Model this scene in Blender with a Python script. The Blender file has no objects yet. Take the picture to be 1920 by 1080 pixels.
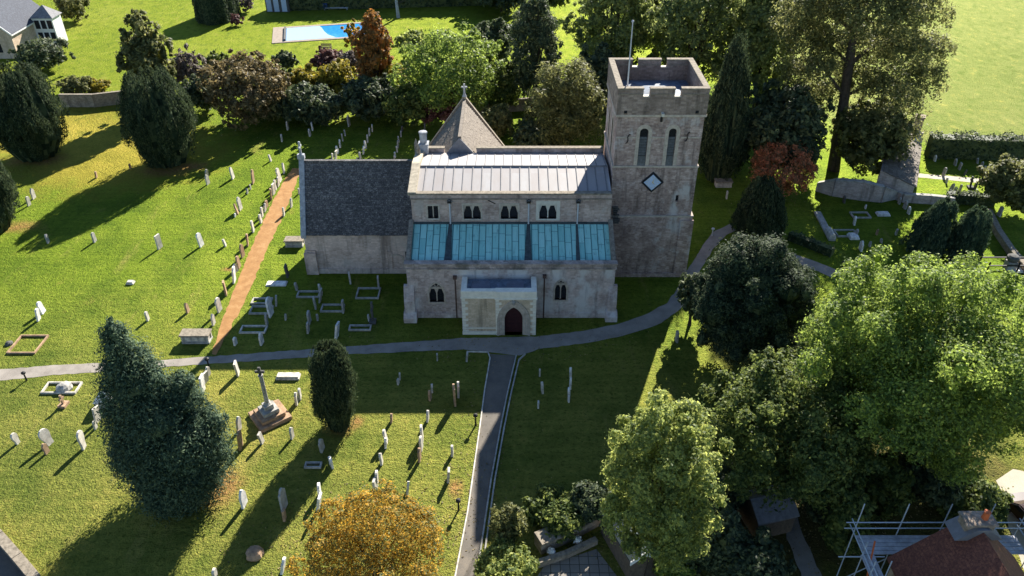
import bpy, bmesh, math, random
import numpy as np
from mathutils import Vector, Matrix
from mathutils.geometry import tessellate_polygon

# ------------------------------------------------------------------ camera, world, sun, exposure
SC = bpy.context.scene
COL = SC.collection
F = 1472.0; PITCH = math.radians(34.5); CAMH = 42.0
SUN_EL = 29.5; SUN_AZ = 20.0            # sun stands ahead of the camera, a little to the right
cam_d = bpy.data.cameras.new('camera'); cam = bpy.data.objects.new('camera', cam_d); COL.objects.link(cam)
cam_d.sensor_width = 36.0; cam_d.lens = 36.0*F/1920.0; cam_d.clip_start = 0.5; cam_d.clip_end = 3000
cam.location = (0, 0, CAMH); cam.rotation_euler = (math.pi/2-PITCH, 0, 0)
SC.camera = cam
w = bpy.data.worlds.new('World'); SC.world = w; w.use_nodes = True
nt = w.node_tree
sky = nt.nodes.new('ShaderNodeTexSky'); sky.sky_type = 'NISHITA'; sky.sun_disc = False
sky.air_density = 0.9; sky.dust_density = 0.0; sky.ozone_density = 3.0
sky.sun_elevation = math.radians(SUN_EL); sky.sun_rotation = math.radians(SUN_AZ)
nt.nodes['Background'].inputs[1].default_value = 0.06
nt.links.new(sky.outputs[0], nt.nodes['Background'].inputs[0])
sl = bpy.data.lights.new('sun', 'SUN'); sl.energy = 5.0; sl.angle = math.radians(0.5); sl.color = (1.0, 0.93, 0.82)
so = bpy.data.objects.new('sun', sl); COL.objects.link(so)
SD = Vector((math.sin(math.radians(SUN_AZ))*math.cos(math.radians(SUN_EL)), math.cos(math.radians(SUN_AZ))*math.cos(math.radians(SUN_EL)), math.sin(math.radians(SUN_EL))))
so.rotation_euler = SD.to_track_quat('Z', 'Y').to_euler(); so.location = SD*200
SC.view_settings.view_transform = 'Standard'; SC.view_settings.look = 'None'
SC.view_settings.exposure = 1.6; SC.view_settings.gamma = 1.0; SC.view_settings.use_curve_mapping = False
SC.cycles.max_bounces = 6; SC.cycles.diffuse_bounces = 3; SC.cycles.transmission_bounces = 3

# ------------------------------------------------------------------ survey helpers (photo measurements -> places on the ground)
cP, sP = math.cos(PITCH), math.sin(PITCH)
def ray(x, y):
    u = (x-960)/F; v = (540-y)/F
    return (u, cP+v*sP, -sP+v*cP)
def G(x, y, z=0.0):
    d = ray(x, y); t = (z-CAMH)/d[2]; return (d[0]*t, d[1]*t)
def AY(x, y, Y):
    d = ray(x, y); t = Y/d[1]; return (d[0]*t, CAMH+d[2]*t)
def depth(Y, Z): return Y*cP-(Z-CAMH)*sP

# ------------------------------------------------------------------ material helpers
def newmat(name):
    m = bpy.data.materials.new(name); m.use_nodes = True
    n = m.node_tree; b = n.nodes['Principled BSDF']; b.inputs['Roughness'].default_value = 0.85
    b.inputs['Specular IOR Level'].default_value = 0.3
    return m, n, b
def nd(n, t, **k):
    q = n.nodes.new(t)
    for a, v in k.items(): setattr(q, a, v)
    return q
def objc(n): return nd(n, 'ShaderNodeTexCoord').outputs['Object']
def mapv(n, vec, sc):
    q = nd(n, 'ShaderNodeMapping'); n.links.new(vec, q.inputs[0]); q.inputs['Scale'].default_value = sc; return q.outputs[0]
def noise(n, vec, s, d=4, r=0.6):
    q = nd(n, 'ShaderNodeTexNoise'); n.links.new(vec, q.inputs['Vector'])
    q.inputs['Scale'].default_value = s; q.inputs['Detail'].default_value = d; q.inputs['Roughness'].default_value = r
    return q.outputs['Fac']
def ramp(n, fac, stops):
    q = nd(n, 'ShaderNodeValToRGB'); n.links.new(fac, q.inputs[0]); e = q.color_ramp.elements
    while len(e) < len(stops): e.new(0.5)
    for i, (p, c) in enumerate(stops):
        e[i].position = p; e[i].color = (*c, 1) if len(c) == 3 else c
    return q.outputs[0]
def mix(n, fac, a, b, mode='MIX'):
    q = nd(n, 'ShaderNodeMix', data_type='RGBA', blend_type=mode)
    for s, v in ((q.inputs[0], fac), (q.inputs[6], a), (q.inputs[7], b)):
        if isinstance(v, (int, float)): s.default_value = v
        elif isinstance(v, tuple): s.default_value = (*v, 1)
        else: n.links.new(v, s)
    return q.outputs[2]
def mth(n, op, a, b=None, c=None):
    q = nd(n, 'ShaderNodeMath', operation=op)
    for i, v in enumerate((a, b, c)):
        if v is None: continue
        if isinstance(v, (int, float)): q.inputs[i].default_value = v
        else: n.links.new(v, q.inputs[i])
    return q.outputs[0]
def sep(n, vec):
    q = nd(n, 'ShaderNodeSeparateXYZ'); n.links.new(vec, q.inputs[0]); return q.outputs
def comb(n, x, y, z):
    q = nd(n, 'ShaderNodeCombineXYZ')
    for i, v in enumerate((x, y, z)):
        if isinstance(v, (int, float)): q.inputs[i].default_value = v
        else: n.links.new(v, q.inputs[i])
    return q.outputs[0]
def bump(n, b, h, s=0.5, d=0.1):
    q = nd(n, 'ShaderNodeBump'); q.inputs['Strength'].default_value = s; q.inputs['Distance'].default_value = d
    n.links.new(h, q.inputs['Height']); n.links.new(q.outputs[0], b.inputs['Normal'])
def bcol(n, b, c): n.links.new(c, b.inputs['Base Color'])
def sstep(n, v, lo, hi):
    q = nd(n, 'ShaderNodeMapRange', interpolation_type='SMOOTHSTEP')
    n.links.new(v, q.inputs[0]); q.inputs[1].default_value = lo; q.inputs[2].default_value = hi; return q.outputs[0]

def plain(name, c, rough=0.7, var=0.25, s=3.0, metal=0.0):
    m, n, b = newmat(name); v = objc(n)
    f = noise(n, v, s, 5, 0.65)
    bcol(n, b, ramp(n, f, [(0.3, tuple(x*(1-var) for x in c)), (0.7, tuple(min(1, x*(1+var)) for x in c))]))
    b.inputs['Roughness'].default_value = rough; b.inputs['Metallic'].default_value = metal
    return m
def stone(name, dark, mid, light, bw=0.42, bh=0.2, patch=0.35, mortar=(0.3, 0.28, 0.25), patchcol=None, plo=0.52, phi=0.68):
    """coursed rubble: per-block tone, mortar, weather patches"""
    m, n, b = newmat(name); v = objc(n); x, y, z = sep(n, v)
    wob = noise(n, v, 1.7, 3); 
    u = mth(n, 'ADD', mth(n, 'ADD', x, y), mth(n, 'MULTIPLY', wob, 0.25)); vv = mth(n, 'ADD', z, mth(n, 'MULTIPLY', wob, 0.12))
    br = nd(n, 'ShaderNodeTexBrick'); n.links.new(comb(n, u, vv, 0.0), br.inputs['Vector'])
    br.inputs['Scale'].default_value = 1.0; br.inputs['Brick Width'].default_value = bw; br.inputs['Row Height'].default_value = bh
    br.inputs['Mortar Size'].default_value = 0.018; br.inputs['Color1'].default_value = (0, 0, 0, 1); br.inputs['Color2'].default_value = (1, 1, 1, 1)
    br.inputs['Mortar'].default_value = (0.5, 0.5, 0.5, 1); br.inputs['Bias'].default_value = 0.0; br.squash = 0.7; br.offset = 0.43
    f1 = noise(n, v, 0.45, 6, 0.7); f2 = noise(n, v, 5.0, 4, 0.7)
    t = mth(n, 'ADD', mth(n, 'MULTIPLY', br.outputs['Color'], 0.26), mth(n, 'ADD', mth(n, 'MULTIPLY', f1, 0.8), mth(n, 'MULTIPLY', f2, 0.52)))
    warm = lambda q: (min(1, q[0]*1.3), q[1]*1.2, q[2]*1.2)
    c = ramp(n, mth(n, 'MULTIPLY', t, 0.7), [(0.34, warm(dark)), (0.53, warm(mid)), (0.7, warm(light))])
    f3 = noise(n, v, 0.8, 3, 0.5); c = mix(n, mth(n, 'MULTIPLY', sstep(n, f3, 0.48, 0.66), 0.5), c, warm(dark))
    f4 = noise(n, mapv(n, v, (1.1, 1.1, 0.9)), 2.4, 3, 0.6); c = mix(n, mth(n, 'MULTIPLY', sstep(n, f4, 0.55, 0.72), 0.45), c, warm(light))
    c = mix(n, mth(n, 'MULTIPLY', br.outputs['Fac'], 0.35), c, mortar)
    if patchcol:
        pv = noise(n, mapv(n, v, (0.45, 0.45, 0.3)), 1.0, 6, 0.65)
        c = mix(n, mth(n, 'MULTIPLY', sstep(n, pv, plo, phi), patch*2), c, patchcol)
    st = noise(n, mapv(n, v, (1.3, 1.3, 0.14)), 1.0, 5, 0.6)                   # damp run-off streaks
    c = mix(n, mth(n, 'MULTIPLY', sstep(n, st, 0.52, 0.72), 0.7), c, tuple(q*0.55 for q in dark))
    bcol(n, b, c); bump(n, b, mth(n, 'SUBTRACT', f2, br.outputs['Fac']), 0.5, 0.05)
    b.inputs['Roughness'].default_value = 0.93
    return m
def slate(name, a, bcl, c3, rw=0.28, rh=0.16, axis='x'):
    m, n, b = newmat(name); v = objc(n); x, y, z = sep(n, v)
    wob = noise(n, v, 2.0, 2)
    u = x if axis == 'x' else y
    br = nd(n, 'ShaderNodeTexBrick'); n.links.new(comb(n, u, mth(n, 'ADD', z, mth(n, 'MULTIPLY', wob, 0.08)), 0.0), br.inputs['Vector'])
    br.inputs['Scale'].default_value = 1.0; br.inputs['Brick Width'].default_value = rw; br.inputs['Row Height'].default_value = rh
    br.inputs['Mortar Size'].default_value = 0.012; br.inputs['Color1'].default_value = (0, 0, 0, 1); br.inputs['Color2'].default_value = (1, 1, 1, 1); br.inputs['Mortar'].default_value = (0, 0, 0, 1)
    f1 = noise(n, v, 8.0, 3, 0.85); f0 = noise(n, v, 0.35, 4)
    t = mth(n, 'ADD', mth(n, 'MULTIPLY', br.outputs['Color'], 0.2), mth(n, 'ADD', mth(n, 'MULTIPLY', f1, 1.15), mth(n, 'MULTIPLY', f0, 0.2)))
    c = ramp(n, mth(n, 'MULTIPLY', t, 0.68), [(0.32, a), (0.53, bcl), (0.76, c3)])
    bcol(n, b, c); bump(n, b, br.outputs['Color'], 0.5, 0.05); b.inputs['Roughness'].default_value = 0.8
    return m
def leafmat(name, c1, c2, c3, trans=0.35, nscale=0.5, rough=0.6, spec=0.25):
    """leaf colour: differs per leaf and drifts through the crown; light comes partly through the leaf"""
    m, n, b = newmat(name); v = objc(n)
    rnd = nd(n, 'ShaderNodeNewGeometry').outputs['Random Per Island']
    f = noise(n, v, nscale, 4, 0.6)
    t = mth(n, 'ADD', mth(n, 'MULTIPLY', rnd, 0.7), mth(n, 'MULTIPLY', f, 0.8))
    c = ramp(n, mth(n, 'SUBTRACT', t, 0.22), [(0.22, c1), (0.5, c2), (0.8, c3)])
    bcol(n, b, c); b.inputs['Roughness'].default_value = rough; b.inputs['Specular IOR Level'].default_value = spec
    tr = nd(n, 'ShaderNodeBsdfTranslucent'); n.links.new(mix(n, 0.3, c, tuple(min(1, q*1.5) for q in c3)), tr.inputs[0])
    mx = nd(n, 'ShaderNodeMixShader'); mx.inputs[0].default_value = trans
    n.links.new(b.outputs[0], mx.inputs[1]); n.links.new(tr.outputs[0], mx.inputs[2])
    n.links.new(mx.outputs[0], n.nodes['Material Output'].inputs[0])
    return m

M = {}
M['tower'] = stone('tower_stone', (0.13, 0.095, 0.08), (0.28, 0.222, 0.19), (0.46, 0.395, 0.345), 0.4, 0.17, 0.45, (0.36, 0.32, 0.29), (0.55, 0.52, 0.5), 0.52, 0.66)
M['parapet'] = stone('parapet_stone', (0.11, 0.09, 0.075), (0.205, 0.172, 0.142), (0.32, 0.28, 0.235), 0.5, 0.2, 0.25, (0.24, 0.215, 0.185), (0.13, 0.118, 0.09))
M['chancel'] = stone('chancel_stone', (0.27, 0.22, 0.18), (0.44, 0.375, 0.315), (0.58, 0.51, 0.44), 0.38, 0.15, 0.3, (0.46, 0.41, 0.36), (0.56, 0.51, 0.45))
M['nave'] = stone('nave_stone', (0.20, 0.155, 0.13), (0.35, 0.285, 0.24), (0.5, 0.43, 0.37), 0.42, 0.18, 0.3, (0.42, 0.38, 0.33), (0.5, 0.46, 0.42))
M['aisle'] = stone('aisle_stone', (0.21, 0.175, 0.155), (0.39, 0.34, 0.305), (0.55, 0.49, 0.445), 0.42, 0.18, 0.5, (0.46, 0.42, 0.39), (0.68, 0.65, 0.62), 0.46, 0.62)
M['aisle_par'] = stone('aisle_parapet_stone', (0.17, 0.15, 0.125), (0.33, 0.29, 0.25), (0.5, 0.45, 0.39), 0.6, 0.25, 0.4, (0.38, 0.34, 0.3), (0.14, 0.13, 0.10))
M['porch'] = stone('porch_stone', (0.34, 0.28, 0.185), (0.47, 0.4, 0.275), (0.6, 0.53, 0.39), 0.3, 0.13, 0.0, (0.66, 0.6, 0.48))
M['cream'] = plain('cream_ashlar', (0.8, 0.76, 0.64), 0.85, 0.12, 2.5)
M['dress'] = plain('dressed_stone', (0.46, 0.4, 0.33), 0.9, 0.25, 3.0)
M['palestone'] = plain('pale_dressed_stone', (0.6, 0.57, 0.49), 0.9, 0.12, 3.0)
M['lichen'] = plain('weathered_coping', (0.23, 0.20, 0.155), 0.95, 0.45, 4.0)
M['greycope'] = plain('grey_coping', (0.34, 0.36, 0.38), 0.95, 0.35, 3.0)
M['slate'] = slate('stone_slates_dark', (0.025, 0.025, 0.028), (0.095, 0.092, 0.092), (0.36, 0.34, 0.32))
M['brownslate'] = slate('stone_slates_brown', (0.075, 0.062, 0.048), (0.15, 0.125, 0.10), (0.29, 0.25, 0.2), 0.3, 0.15, 'y')
M['glass'] = plain('dark_leaded_glass', (0.018, 0.02, 0.026), 0.25, 0.5, 8.0)
M['louvre'] = plain('grey_louvre', (0.13, 0.135, 0.13), 0.8, 0.3, 5.0)
M['iron'] = plain('black_iron', (0.015, 0.015, 0.016), 0.6, 0.2)
M['pipe'] = plain('pale_grey_pipe', (0.5, 0.52, 0.54), 0.6, 0.1)
M['brownpipe'] = plain('brown_pipe', (0.10, 0.06, 0.05), 0.7, 0.2)
M['door'] = plain('maroon_door', (0.045, 0.013, 0.016), 0.6, 0.3, 4.0)
M['white'] = plain('white_paint', (0.75, 0.75, 0.73), 0.5, 0.06)
M['gold'] = plain('gold_leaf', (0.7, 0.5, 0.12), 0.4, 0.1)
M['dial'] = plain('blue_clock_dial', (0.46, 0.56, 0.72), 0.5, 0.14, 2.2)
M['wood'] = plain('weathered_wood', (0.13, 0.10, 0.075), 0.9, 0.35, 6.0)
M['bark'] = plain('bark', (0.06, 0.048, 0.036), 0.95, 0.45, 3.0)
M['steel'] = plain('scaffold_tube', (0.42, 0.47, 0.52), 0.45, 0.2, 3.0)
M['boards'] = plain('scaffold_boards', (0.4, 0.4, 0.42), 0.85, 0.35, 2.2)
M['orange'] = plain('orange_tube', (0.5, 0.12, 0.04), 0.6, 0.2)
M['pot'] = plain('white_flowers', (0.75, 0.75, 0.72), 0.8, 0.15, 6)
M['rust'] = plain('dark_car_paint', (0.03, 0.012, 0.012), 0.3, 0.2)
M['rubber'] = plain('tyre_rubber', (0.02, 0.02, 0.02), 0.8, 0.2)
M['redtile'] = slate('red_clay_tiles', (0.07, 0.026, 0.02), (0.15, 0.056, 0.038), (0.3, 0.12, 0.07), 0.24, 0.12, 'y')
M['darkroof'] = plain('dark_felt_roof', (0.028, 0.045, 0.05), 0.8, 0.3)
M['greyroof'] = plain('grey_shed_roof', (0.2, 0.2, 0.21), 0.85, 0.3)
M['gardenwall'] = stone('garden_wall_stone', (0.12, 0.1, 0.075), (0.24, 0.205, 0.155), (0.38, 0.34, 0.27), 0.36, 0.14, 0.2, (0.26, 0.23, 0.18), (0.16, 0.16, 0.11))
M['greywall'] = stone('grey_wall_stone', (0.2, 0.18, 0.16), (0.34, 0.31, 0.28), (0.5, 0.47, 0.43), 0.36, 0.14, 0.2, (0.36, 0.34, 0.3), (0.5, 0.49, 0.46))
M['housestone'] = stone('house_stone', (0.3, 0.24, 0.17), (0.42, 0.35, 0.26), (0.52, 0.45, 0.35), 0.4, 0.2, 0.1, (0.42, 0.38, 0.3))
for nm, c in (('pale', (0.52, 0.49, 0.43)), ('grey', (0.36, 0.35, 0.32)), ('brown', (0.36, 0.24, 0.15)), ('dark', (0.10, 0.10, 0.095)), ('white', (0.68, 0.67, 0.64))):
    M['g_'+nm] = plain('headstone_'+nm, c, 0.9, 0.42, 2.6)

def lead_roof():
    m, n, b = newmat('lead_roof_sheets'); v = objc(n); x, y, z = sep(n, v)
    cell = mth(n, 'FLOOR', mth(n, 'DIVIDE', x, 0.85)); row = mth(n, 'FLOOR', mth(n, 'DIVIDE', y, 4.2))
    wn = nd(n, 'ShaderNodeTexWhiteNoise', noise_dimensions='2D'); n.links.new(comb(n, cell, row, 0.0), wn.inputs['Vector'])
    f = noise(n, mapv(n, v, (1, 0.3, 1)), 1.6, 5, 0.65)
    c = mix(n, wn.outputs['Value'], (0.30, 0.275, 0.27), (0.36, 0.355, 0.355))
    c = mix(n, mth(n, 'MULTIPLY', sstep(n, f, 0.35, 0.75), 0.55), c, (0.29, 0.255, 0.235))
    bcol(n, b, c); b.inputs['Roughness'].default_value = 0.62; bump(n, b, f, 0.15, 0.05)
    return m
M['lead'] = lead_roof()
M['leadroll'] = plain('lead_roll', (0.17, 0.17, 0.18), 0.7, 0.2)
M['leadblue'] = plain('blue_lead', (0.13, 0.165, 0.22), 0.75, 0.5, 2.2)
def copper():
    m, n, b = newmat('verdigris_copper'); v = objc(n); x, y, z = sep(n, v)
    cell = mth(n, 'FLOOR', mth(n, 'DIVIDE', x, 0.58)); wn0 = nd(n, 'ShaderNodeTexWhiteNoise', noise_dimensions='1D'); n.links.new(cell, wn0.inputs['W'])
    row = mth(n, 'FLOOR', mth(n, 'ADD', mth(n, 'DIVIDE', y, 1.5), wn0.outputs['Value']))
    wn = nd(n, 'ShaderNodeTexWhiteNoise', noise_dimensions='2D'); n.links.new(comb(n, cell, row, 0.0), wn.inputs['Vector'])
    fr = mth(n, 'FRACT', mth(n, 'ADD', mth(n, 'DIVIDE', y, 1.5), wn0.outputs['Value']))
    line = mth(n, 'LESS_THAN', fr, 0.045)
    c = ramp(n, wn.outputs['Value'], [(0.0, (0.24, 0.56, 0.52)), (0.3, (0.31, 0.66, 0.60)), (1.0, (0.38, 0.72, 0.66))])
    c = mix(n, mth(n, 'MULTIPLY', line, 0.6), c, (0.08, 0.2, 0.2))
    f = noise(n, mapv(n, v, (1.3, 0.5, 1)), 1.5, 6, 0.7)
    c = mix(n, mth(n, 'MULTIPLY', sstep(n, f, 0.56, 0.78), 0.8), c, (0.05, 0.12, 0.13))
    f3 = noise(n, mapv(n, v, (5.0, 0.35, 1.0)), 1.0, 4, 0.7); c = mix(n, mth(n, 'MULTIPLY', sstep(n, f3, 0.52, 0.75), 0.6), c, (0.10, 0.22, 0.21)); c = mix(n, mth(n, 'MULTIPLY', mth(n, 'SUBTRACT', 1.0, sstep(n, f3, 0.3, 0.48)), 0.4), c, (0.45, 0.76, 0.70))
    f2 = noise(n, v, 6.0, 4, 0.7); c = mix(n, mth(n, 'MULTIPLY', f2, 0.2), c, (0.2, 0.45, 0.43))
    bcol(n, b, c); b.inputs['Roughness'].default_value = 0.8
    return m
M['copper'] = copper()
M['copperdark'] = plain('stained_copper', (0.055, 0.075, 0.08), 0.85, 0.4, 3)
def flat(name, a, bb, cc, s=1.2, sp=14.0):
    m, n, b = newmat(name); v = objc(n)
    f = noise(n, v, s, 5, 0.6); f2 = noise(n, v, sp, 3, 0.8)
    t = mth(n, 'ADD', mth(n, 'MULTIPLY', f, 0.6), mth(n, 'MULTIPLY', f2, 0.4))
    bcol(n, b, ramp(n, t, [(0.32, a), (0.5, bb), (0.68, cc)])); bump(n, b, f2, 0.3, 0.03)
    return m
M['path'] = flat('pale_asphalt', (0.17, 0.15, 0.13), (0.27, 0.243, 0.21), (0.36, 0.325, 0.28), 0.7)
M['asphalt'] = flat('worn_asphalt', (0.10, 0.09, 0.075), (0.14, 0.125, 0.105), (0.2, 0.17, 0.135), 0.8)
M['earth'] = flat('orange_earth', (0.22, 0.11, 0.035), (0.32, 0.165, 0.055), (0.4, 0.24, 0.10), 1.2, 5.0)
M['lane'] = flat('pale_lane', (0.34, 0.3, 0.23), (0.42, 0.37, 0.29), (0.5, 0.45, 0.36), 0.5)
M['slabs'] = None
def slabs():
    m, n, b = newmat('patio_slabs'); v = objc(n)
    br = nd(n, 'ShaderNodeTexBrick'); n.links.new(v, br.inputs['Vector']); br.offset = 0.0
    br.inputs['Scale'].default_value = 1.0; br.inputs['Brick Width'].default_value = 0.6; br.inputs['Row Height'].default_value = 0.6; br.inputs['Mortar Size'].default_value = 0.025
    br.inputs['Color1'].default_value = (0.21, 0.19, 0.165, 1); br.inputs['Color2'].default_value = (0.28, 0.255, 0.22, 1); br.inputs['Mortar'].default_value = (0.05, 0.05, 0.04, 1)
    f = noise(n, v, 3.0, 4); bcol(n, b, mix(n, mth(n, 'MULTIPLY', f, 0.5), br.outputs['Color'], (0.13, 0.12, 0.10)))
    return m
M['slabs'] = slabs()
def water():
    m, n, b = newmat('pool_cover_and_water'); v = objc(n)
    bcol(n, b, ramp(n, noise(n, v, 2.0, 3), [(0.3, (0.02, 0.2, 0.55)), (0.7, (0.05, 0.32, 0.7))])); b.inputs['Roughness'].default_value = 0.08
    bump(n, b, noise(n, v, 3.0, 2), 0.06, 0.05); return m
M['water'] = water()

def ground_mat():
    m, n, b = newmat('grass'); v = objc(n); x, y, z = sep(n, v)
    big = noise(n, v, 0.055, 4, 0.55); med = noise(n, v, 0.45, 5, 0.62); fine = noise(n, v, 3.2, 4, 0.75); vfine = noise(n, v, 9.0, 2, 0.6)
    t = mth(n, 'ADD', mth(n, 'ADD', mth(n, 'MULTIPLY', big, 0.42), mth(n, 'MULTIPLY', med, 0.34)), mth(n, 'ADD', mth(n, 'MULTIPLY', fine, 0.42), mth(n, 'MULTIPLY', vfine, 0.2)))
    t = mth(n, 'MULTIPLY', t, 0.725)
    near = ramp(n, t, [(0.34, (0.073, 0.099, 0.026)), (0.5, (0.176, 0.188, 0.046)), (0.66, (0.354, 0.290, 0.090))])
    yard = ramp(n, t, [(0.34, (0.060, 0.107, 0.013)), (0.5, (0.142, 0.203, 0.021)), (0.66, (0.252, 0.288, 0.048))])
    lawn = ramp(n, t, [(0.34, (0.113, 0.162, 0.015)), (0.5, (0.160, 0.205, 0.021)), (0.66, (0.235, 0.257, 0.048))])
    mead = ramp(n, t, [(0.34, (0.098, 0.096, 0.015)), (0.5, (0.245, 0.219, 0.039)), (0.66, (0.465, 0.351, 0.086))])
    field = ramp(n, t, [(0.34, (0.084, 0.114, 0.029)), (0.5, (0.129, 0.152, 0.051)), (0.66, (0.181, 0.190, 0.081))])
    c = mix(n, sstep(n, y, 42.0, 66.0), near, yard)
    pw = noise(n, v, 0.16, 6, 0.72); c = mix(n, mth(n, 'MULTIPLY', sstep(n, pw, 0.46, 0.62), 0.75), c, mix(n, 0.55, c, (0.03, 0.075, 0.01)))
    pd = noise(n, mapv(n, v, (1.0, 0.7, 1.0)), 0.27, 6, 0.75); c = mix(n, mth(n, 'MULTIPLY', sstep(n, pd, 0.58, 0.74), 0.6), c, (0.24, 0.2, 0.06))
    tk = noise(n, mapv(n, v, (0.9, 0.22, 1.0)), 0.5, 6, 0.7); c = mix(n, mth(n, 'MULTIPLY', sstep(n, tk, 0.56, 0.72), 0.5), c, (0.27, 0.235, 0.085))
    fl = noise(n, mapv(n, v, (2.6, 4.2, 1.0)), 1.0, 3, 0.8); c = mix(n, mth(n, 'MULTIPLY', mth(n, 'SUBTRACT', 1.0, sstep(n, fl, 0.36, 0.47)), 0.65), c, (0.03, 0.055, 0.008)); c = mix(n, mth(n, 'MULTIPLY', sstep(n, fl, 0.58, 0.7), 0.45), c, (0.26, 0.29, 0.06))
    mow = nd(n, 'ShaderNodeTexWave', wave_type='BANDS', bands_direction='Y'); n.links.new(mapv(n, v, (0.06, 1.0, 1.0)), mow.inputs['Vector']); mow.inputs['Scale'].default_value = 0.32; mow.inputs['Distortion'].default_value = 5.0; mow.inputs['Detail'].default_value = 3.0
    c = mix(n, mth(n, 'MULTIPLY', mow.outputs['Fac'], 0.14), c, (0.03, 0.05, 0.006))
    def blob(px, py, rx, ry, soft=0.6):
        dx = mth(n, 'DIVIDE', mth(n, 'SUBTRACT', x, px), rx); dy = mth(n, 'DIVIDE', mth(n, 'SUBTRACT', y, py), ry)
        d = mth(n, 'SQRT', mth(n, 'ADD', mth(n, 'MULTIPLY', dx, dx), mth(n, 'MULTIPLY', dy, dy)))
        d = mth(n, 'ADD', d, mth(n, 'MULTIPLY', mth(n, 'SUBTRACT', med, 0.5), 1.3))
        return mth(n, 'SUBTRACT', 1.0, sstep(n, d, 1.0-soft, 1.0+soft*0.3))
    X, Y = G(215, 290); c = mix(n, blob(X, Y, 15, 12), c, mead)
    X, Y = G(40, 240); c = mix(n, blob(X, Y, 22, 12), c, mead)
    yy = mth(n, 'ADD', y, mth(n, 'MULTIPLY', x, -0.05))
    c = mix(n, sstep(n, yy, 112.0, 116.0), c, lawn)
    xx = mth(n, 'ADD', x, mth(n, 'MULTIPLY', y, 0.0))
    c = mix(n, mth(n, 'MULTIPLY', sstep(n, xx, 40.0, 46.0), sstep(n, y, 93.0, 96.0)), c, field)
    ts = noise(n, mapv(n, v, (0.8, 0.5, 1.0)), 1.0, 5, 0.75); far = sstep(n, y, 90.0, 100.0); c = mix(n, mth(n, 'MULTIPLY', mth(n, 'MULTIPLY', far, sstep(n, ts, 0.5, 0.64)), 0.6), c, (0.07, 0.11, 0.02)); c = mix(n, mth(n, 'MULTIPLY', mth(n, 'MULTIPLY', far, mth(n, 'SUBTRACT', 1.0, sstep(n, ts, 0.34, 0.46))), 0.5), c, (0.26, 0.24, 0.075))
    soil = ramp(n, fine, [(0.3, (0.15, 0.085, 0.035)), (0.7, (0.33, 0.2, 0.09))])
    for px, py, rx, ry in ((425, 915, 1.3, 2.4), (375, 905, 3.0, 2.4), (640, 800, 1.3, 1.1), (668, 792, 0.7, 0.8), (360, 312, 2.2, 1.8), (310, 320, 4.0, 2.0), (40, 425, 2.2, 1.6), (65, 300, 4.0, 2.2), (1500, 640, 1.6, 1.8), (1420, 455, 3.0, 1.5), (855, 915, 0.6, 1.0), (430, 505, 0.9, 0.5)):
        X, Y = G(px, py); c = mix(n, mth(n, 'MULTIPLY', blob(X, Y, rx, ry, 0.8), sstep(n, fl, 0.3, 0.55)), c, soil)
    leaf = ramp(n, fine, [(0.3, (0.035, 0.03, 0.016)), (0.7, (0.09, 0.07, 0.035))])   # darker brown ground under the trees on the right
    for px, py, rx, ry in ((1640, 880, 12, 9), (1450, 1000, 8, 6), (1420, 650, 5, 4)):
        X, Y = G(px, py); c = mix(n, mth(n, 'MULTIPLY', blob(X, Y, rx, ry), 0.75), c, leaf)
    bcol(n, b, c); b.inputs['Roughness'].default_value = 0.9; b.inputs['Specular IOR Level'].default_value = 0.1
    h = mth(n, 'ADD', mth(n, 'ADD', fine, mth(n, 'MULTIPLY', vfine, 0.5)), mth(n, 'MULTIPLY', med, 0.5))
    bump(n, b, h, 0.9, 0.3)
    gl = nd(n, 'ShaderNodeBsdfGlossy'); gl.inputs['Roughness'].default_value = 0.6; n.links.new(mix(n, 0.75, c, (1.0, 1.0, 0.6), 'MULTIPLY'), gl.inputs['Color'])
    n.links.new(b.inputs['Normal'].links[0].from_socket, gl.inputs['Normal'])
    ad = nd(n, 'ShaderNodeMixShader'); ad.inputs[0].default_value = 0.5; n.links.new(b.outputs[0], ad.inputs[1]); n.links.new(gl.outputs[0], ad.inputs[2]); n.links.new(ad.outputs[0], n.nodes['Material Output'].inputs[0])
    return m
M['grass'] = ground_mat()

# leaves
M['L_yew'] = leafmat('yew_needles', (0.011, 0.024, 0.015), (0.032, 0.056, 0.03), (0.10, 0.13, 0.06), 0.25, 1.1, 0.7, 0.15)
M['L_cyp'] = leafmat('cypress_sprays', (0.014, 0.036, 0.026), (0.04, 0.076, 0.048), (0.12, 0.17, 0.09), 0.25, 1.0, 0.7, 0.15)
M['L_green'] = leafmat('mid_green_leaves', (0.036, 0.066, 0.024), (0.095, 0.14, 0.042), (0.24, 0.28, 0.07), 0.52, 0.8, 0.55, 0.18)
M['L_wood'] = leafmat('woodland_leaves', (0.055, 0.09, 0.045), (0.14, 0.19, 0.08), (0.36, 0.40, 0.12), 0.58, 0.6, 0.55, 0.2)
M['L_lime'] = leafmat('light_green_leaves', (0.045, 0.088, 0.03), (0.14, 0.215, 0.06), (0.36, 0.45, 0.085), 0.56, 0.9, 0.55, 0.2)
M['L_ash'] = leafmat('pale_ash_leaves', (0.075, 0.125, 0.05), (0.205, 0.27, 0.09), (0.45, 0.48, 0.13), 0.58, 0.9, 0.55, 0.2)
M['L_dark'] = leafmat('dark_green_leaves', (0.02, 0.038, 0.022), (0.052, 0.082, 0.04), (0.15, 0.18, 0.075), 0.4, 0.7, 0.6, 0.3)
M['L_olive'] = leafmat('olive_leaves', (0.055, 0.07, 0.03), (0.125, 0.145, 0.056), (0.28, 0.28, 0.10), 0.55, 0.8, 0.55, 0.2)
M['L_autumn'] = leafmat('yellow_autumn_leaves', (0.05, 0.085, 0.03), (0.17, 0.19, 0.05), (0.62, 0.35, 0.04), 0.5, 1.4)
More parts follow.
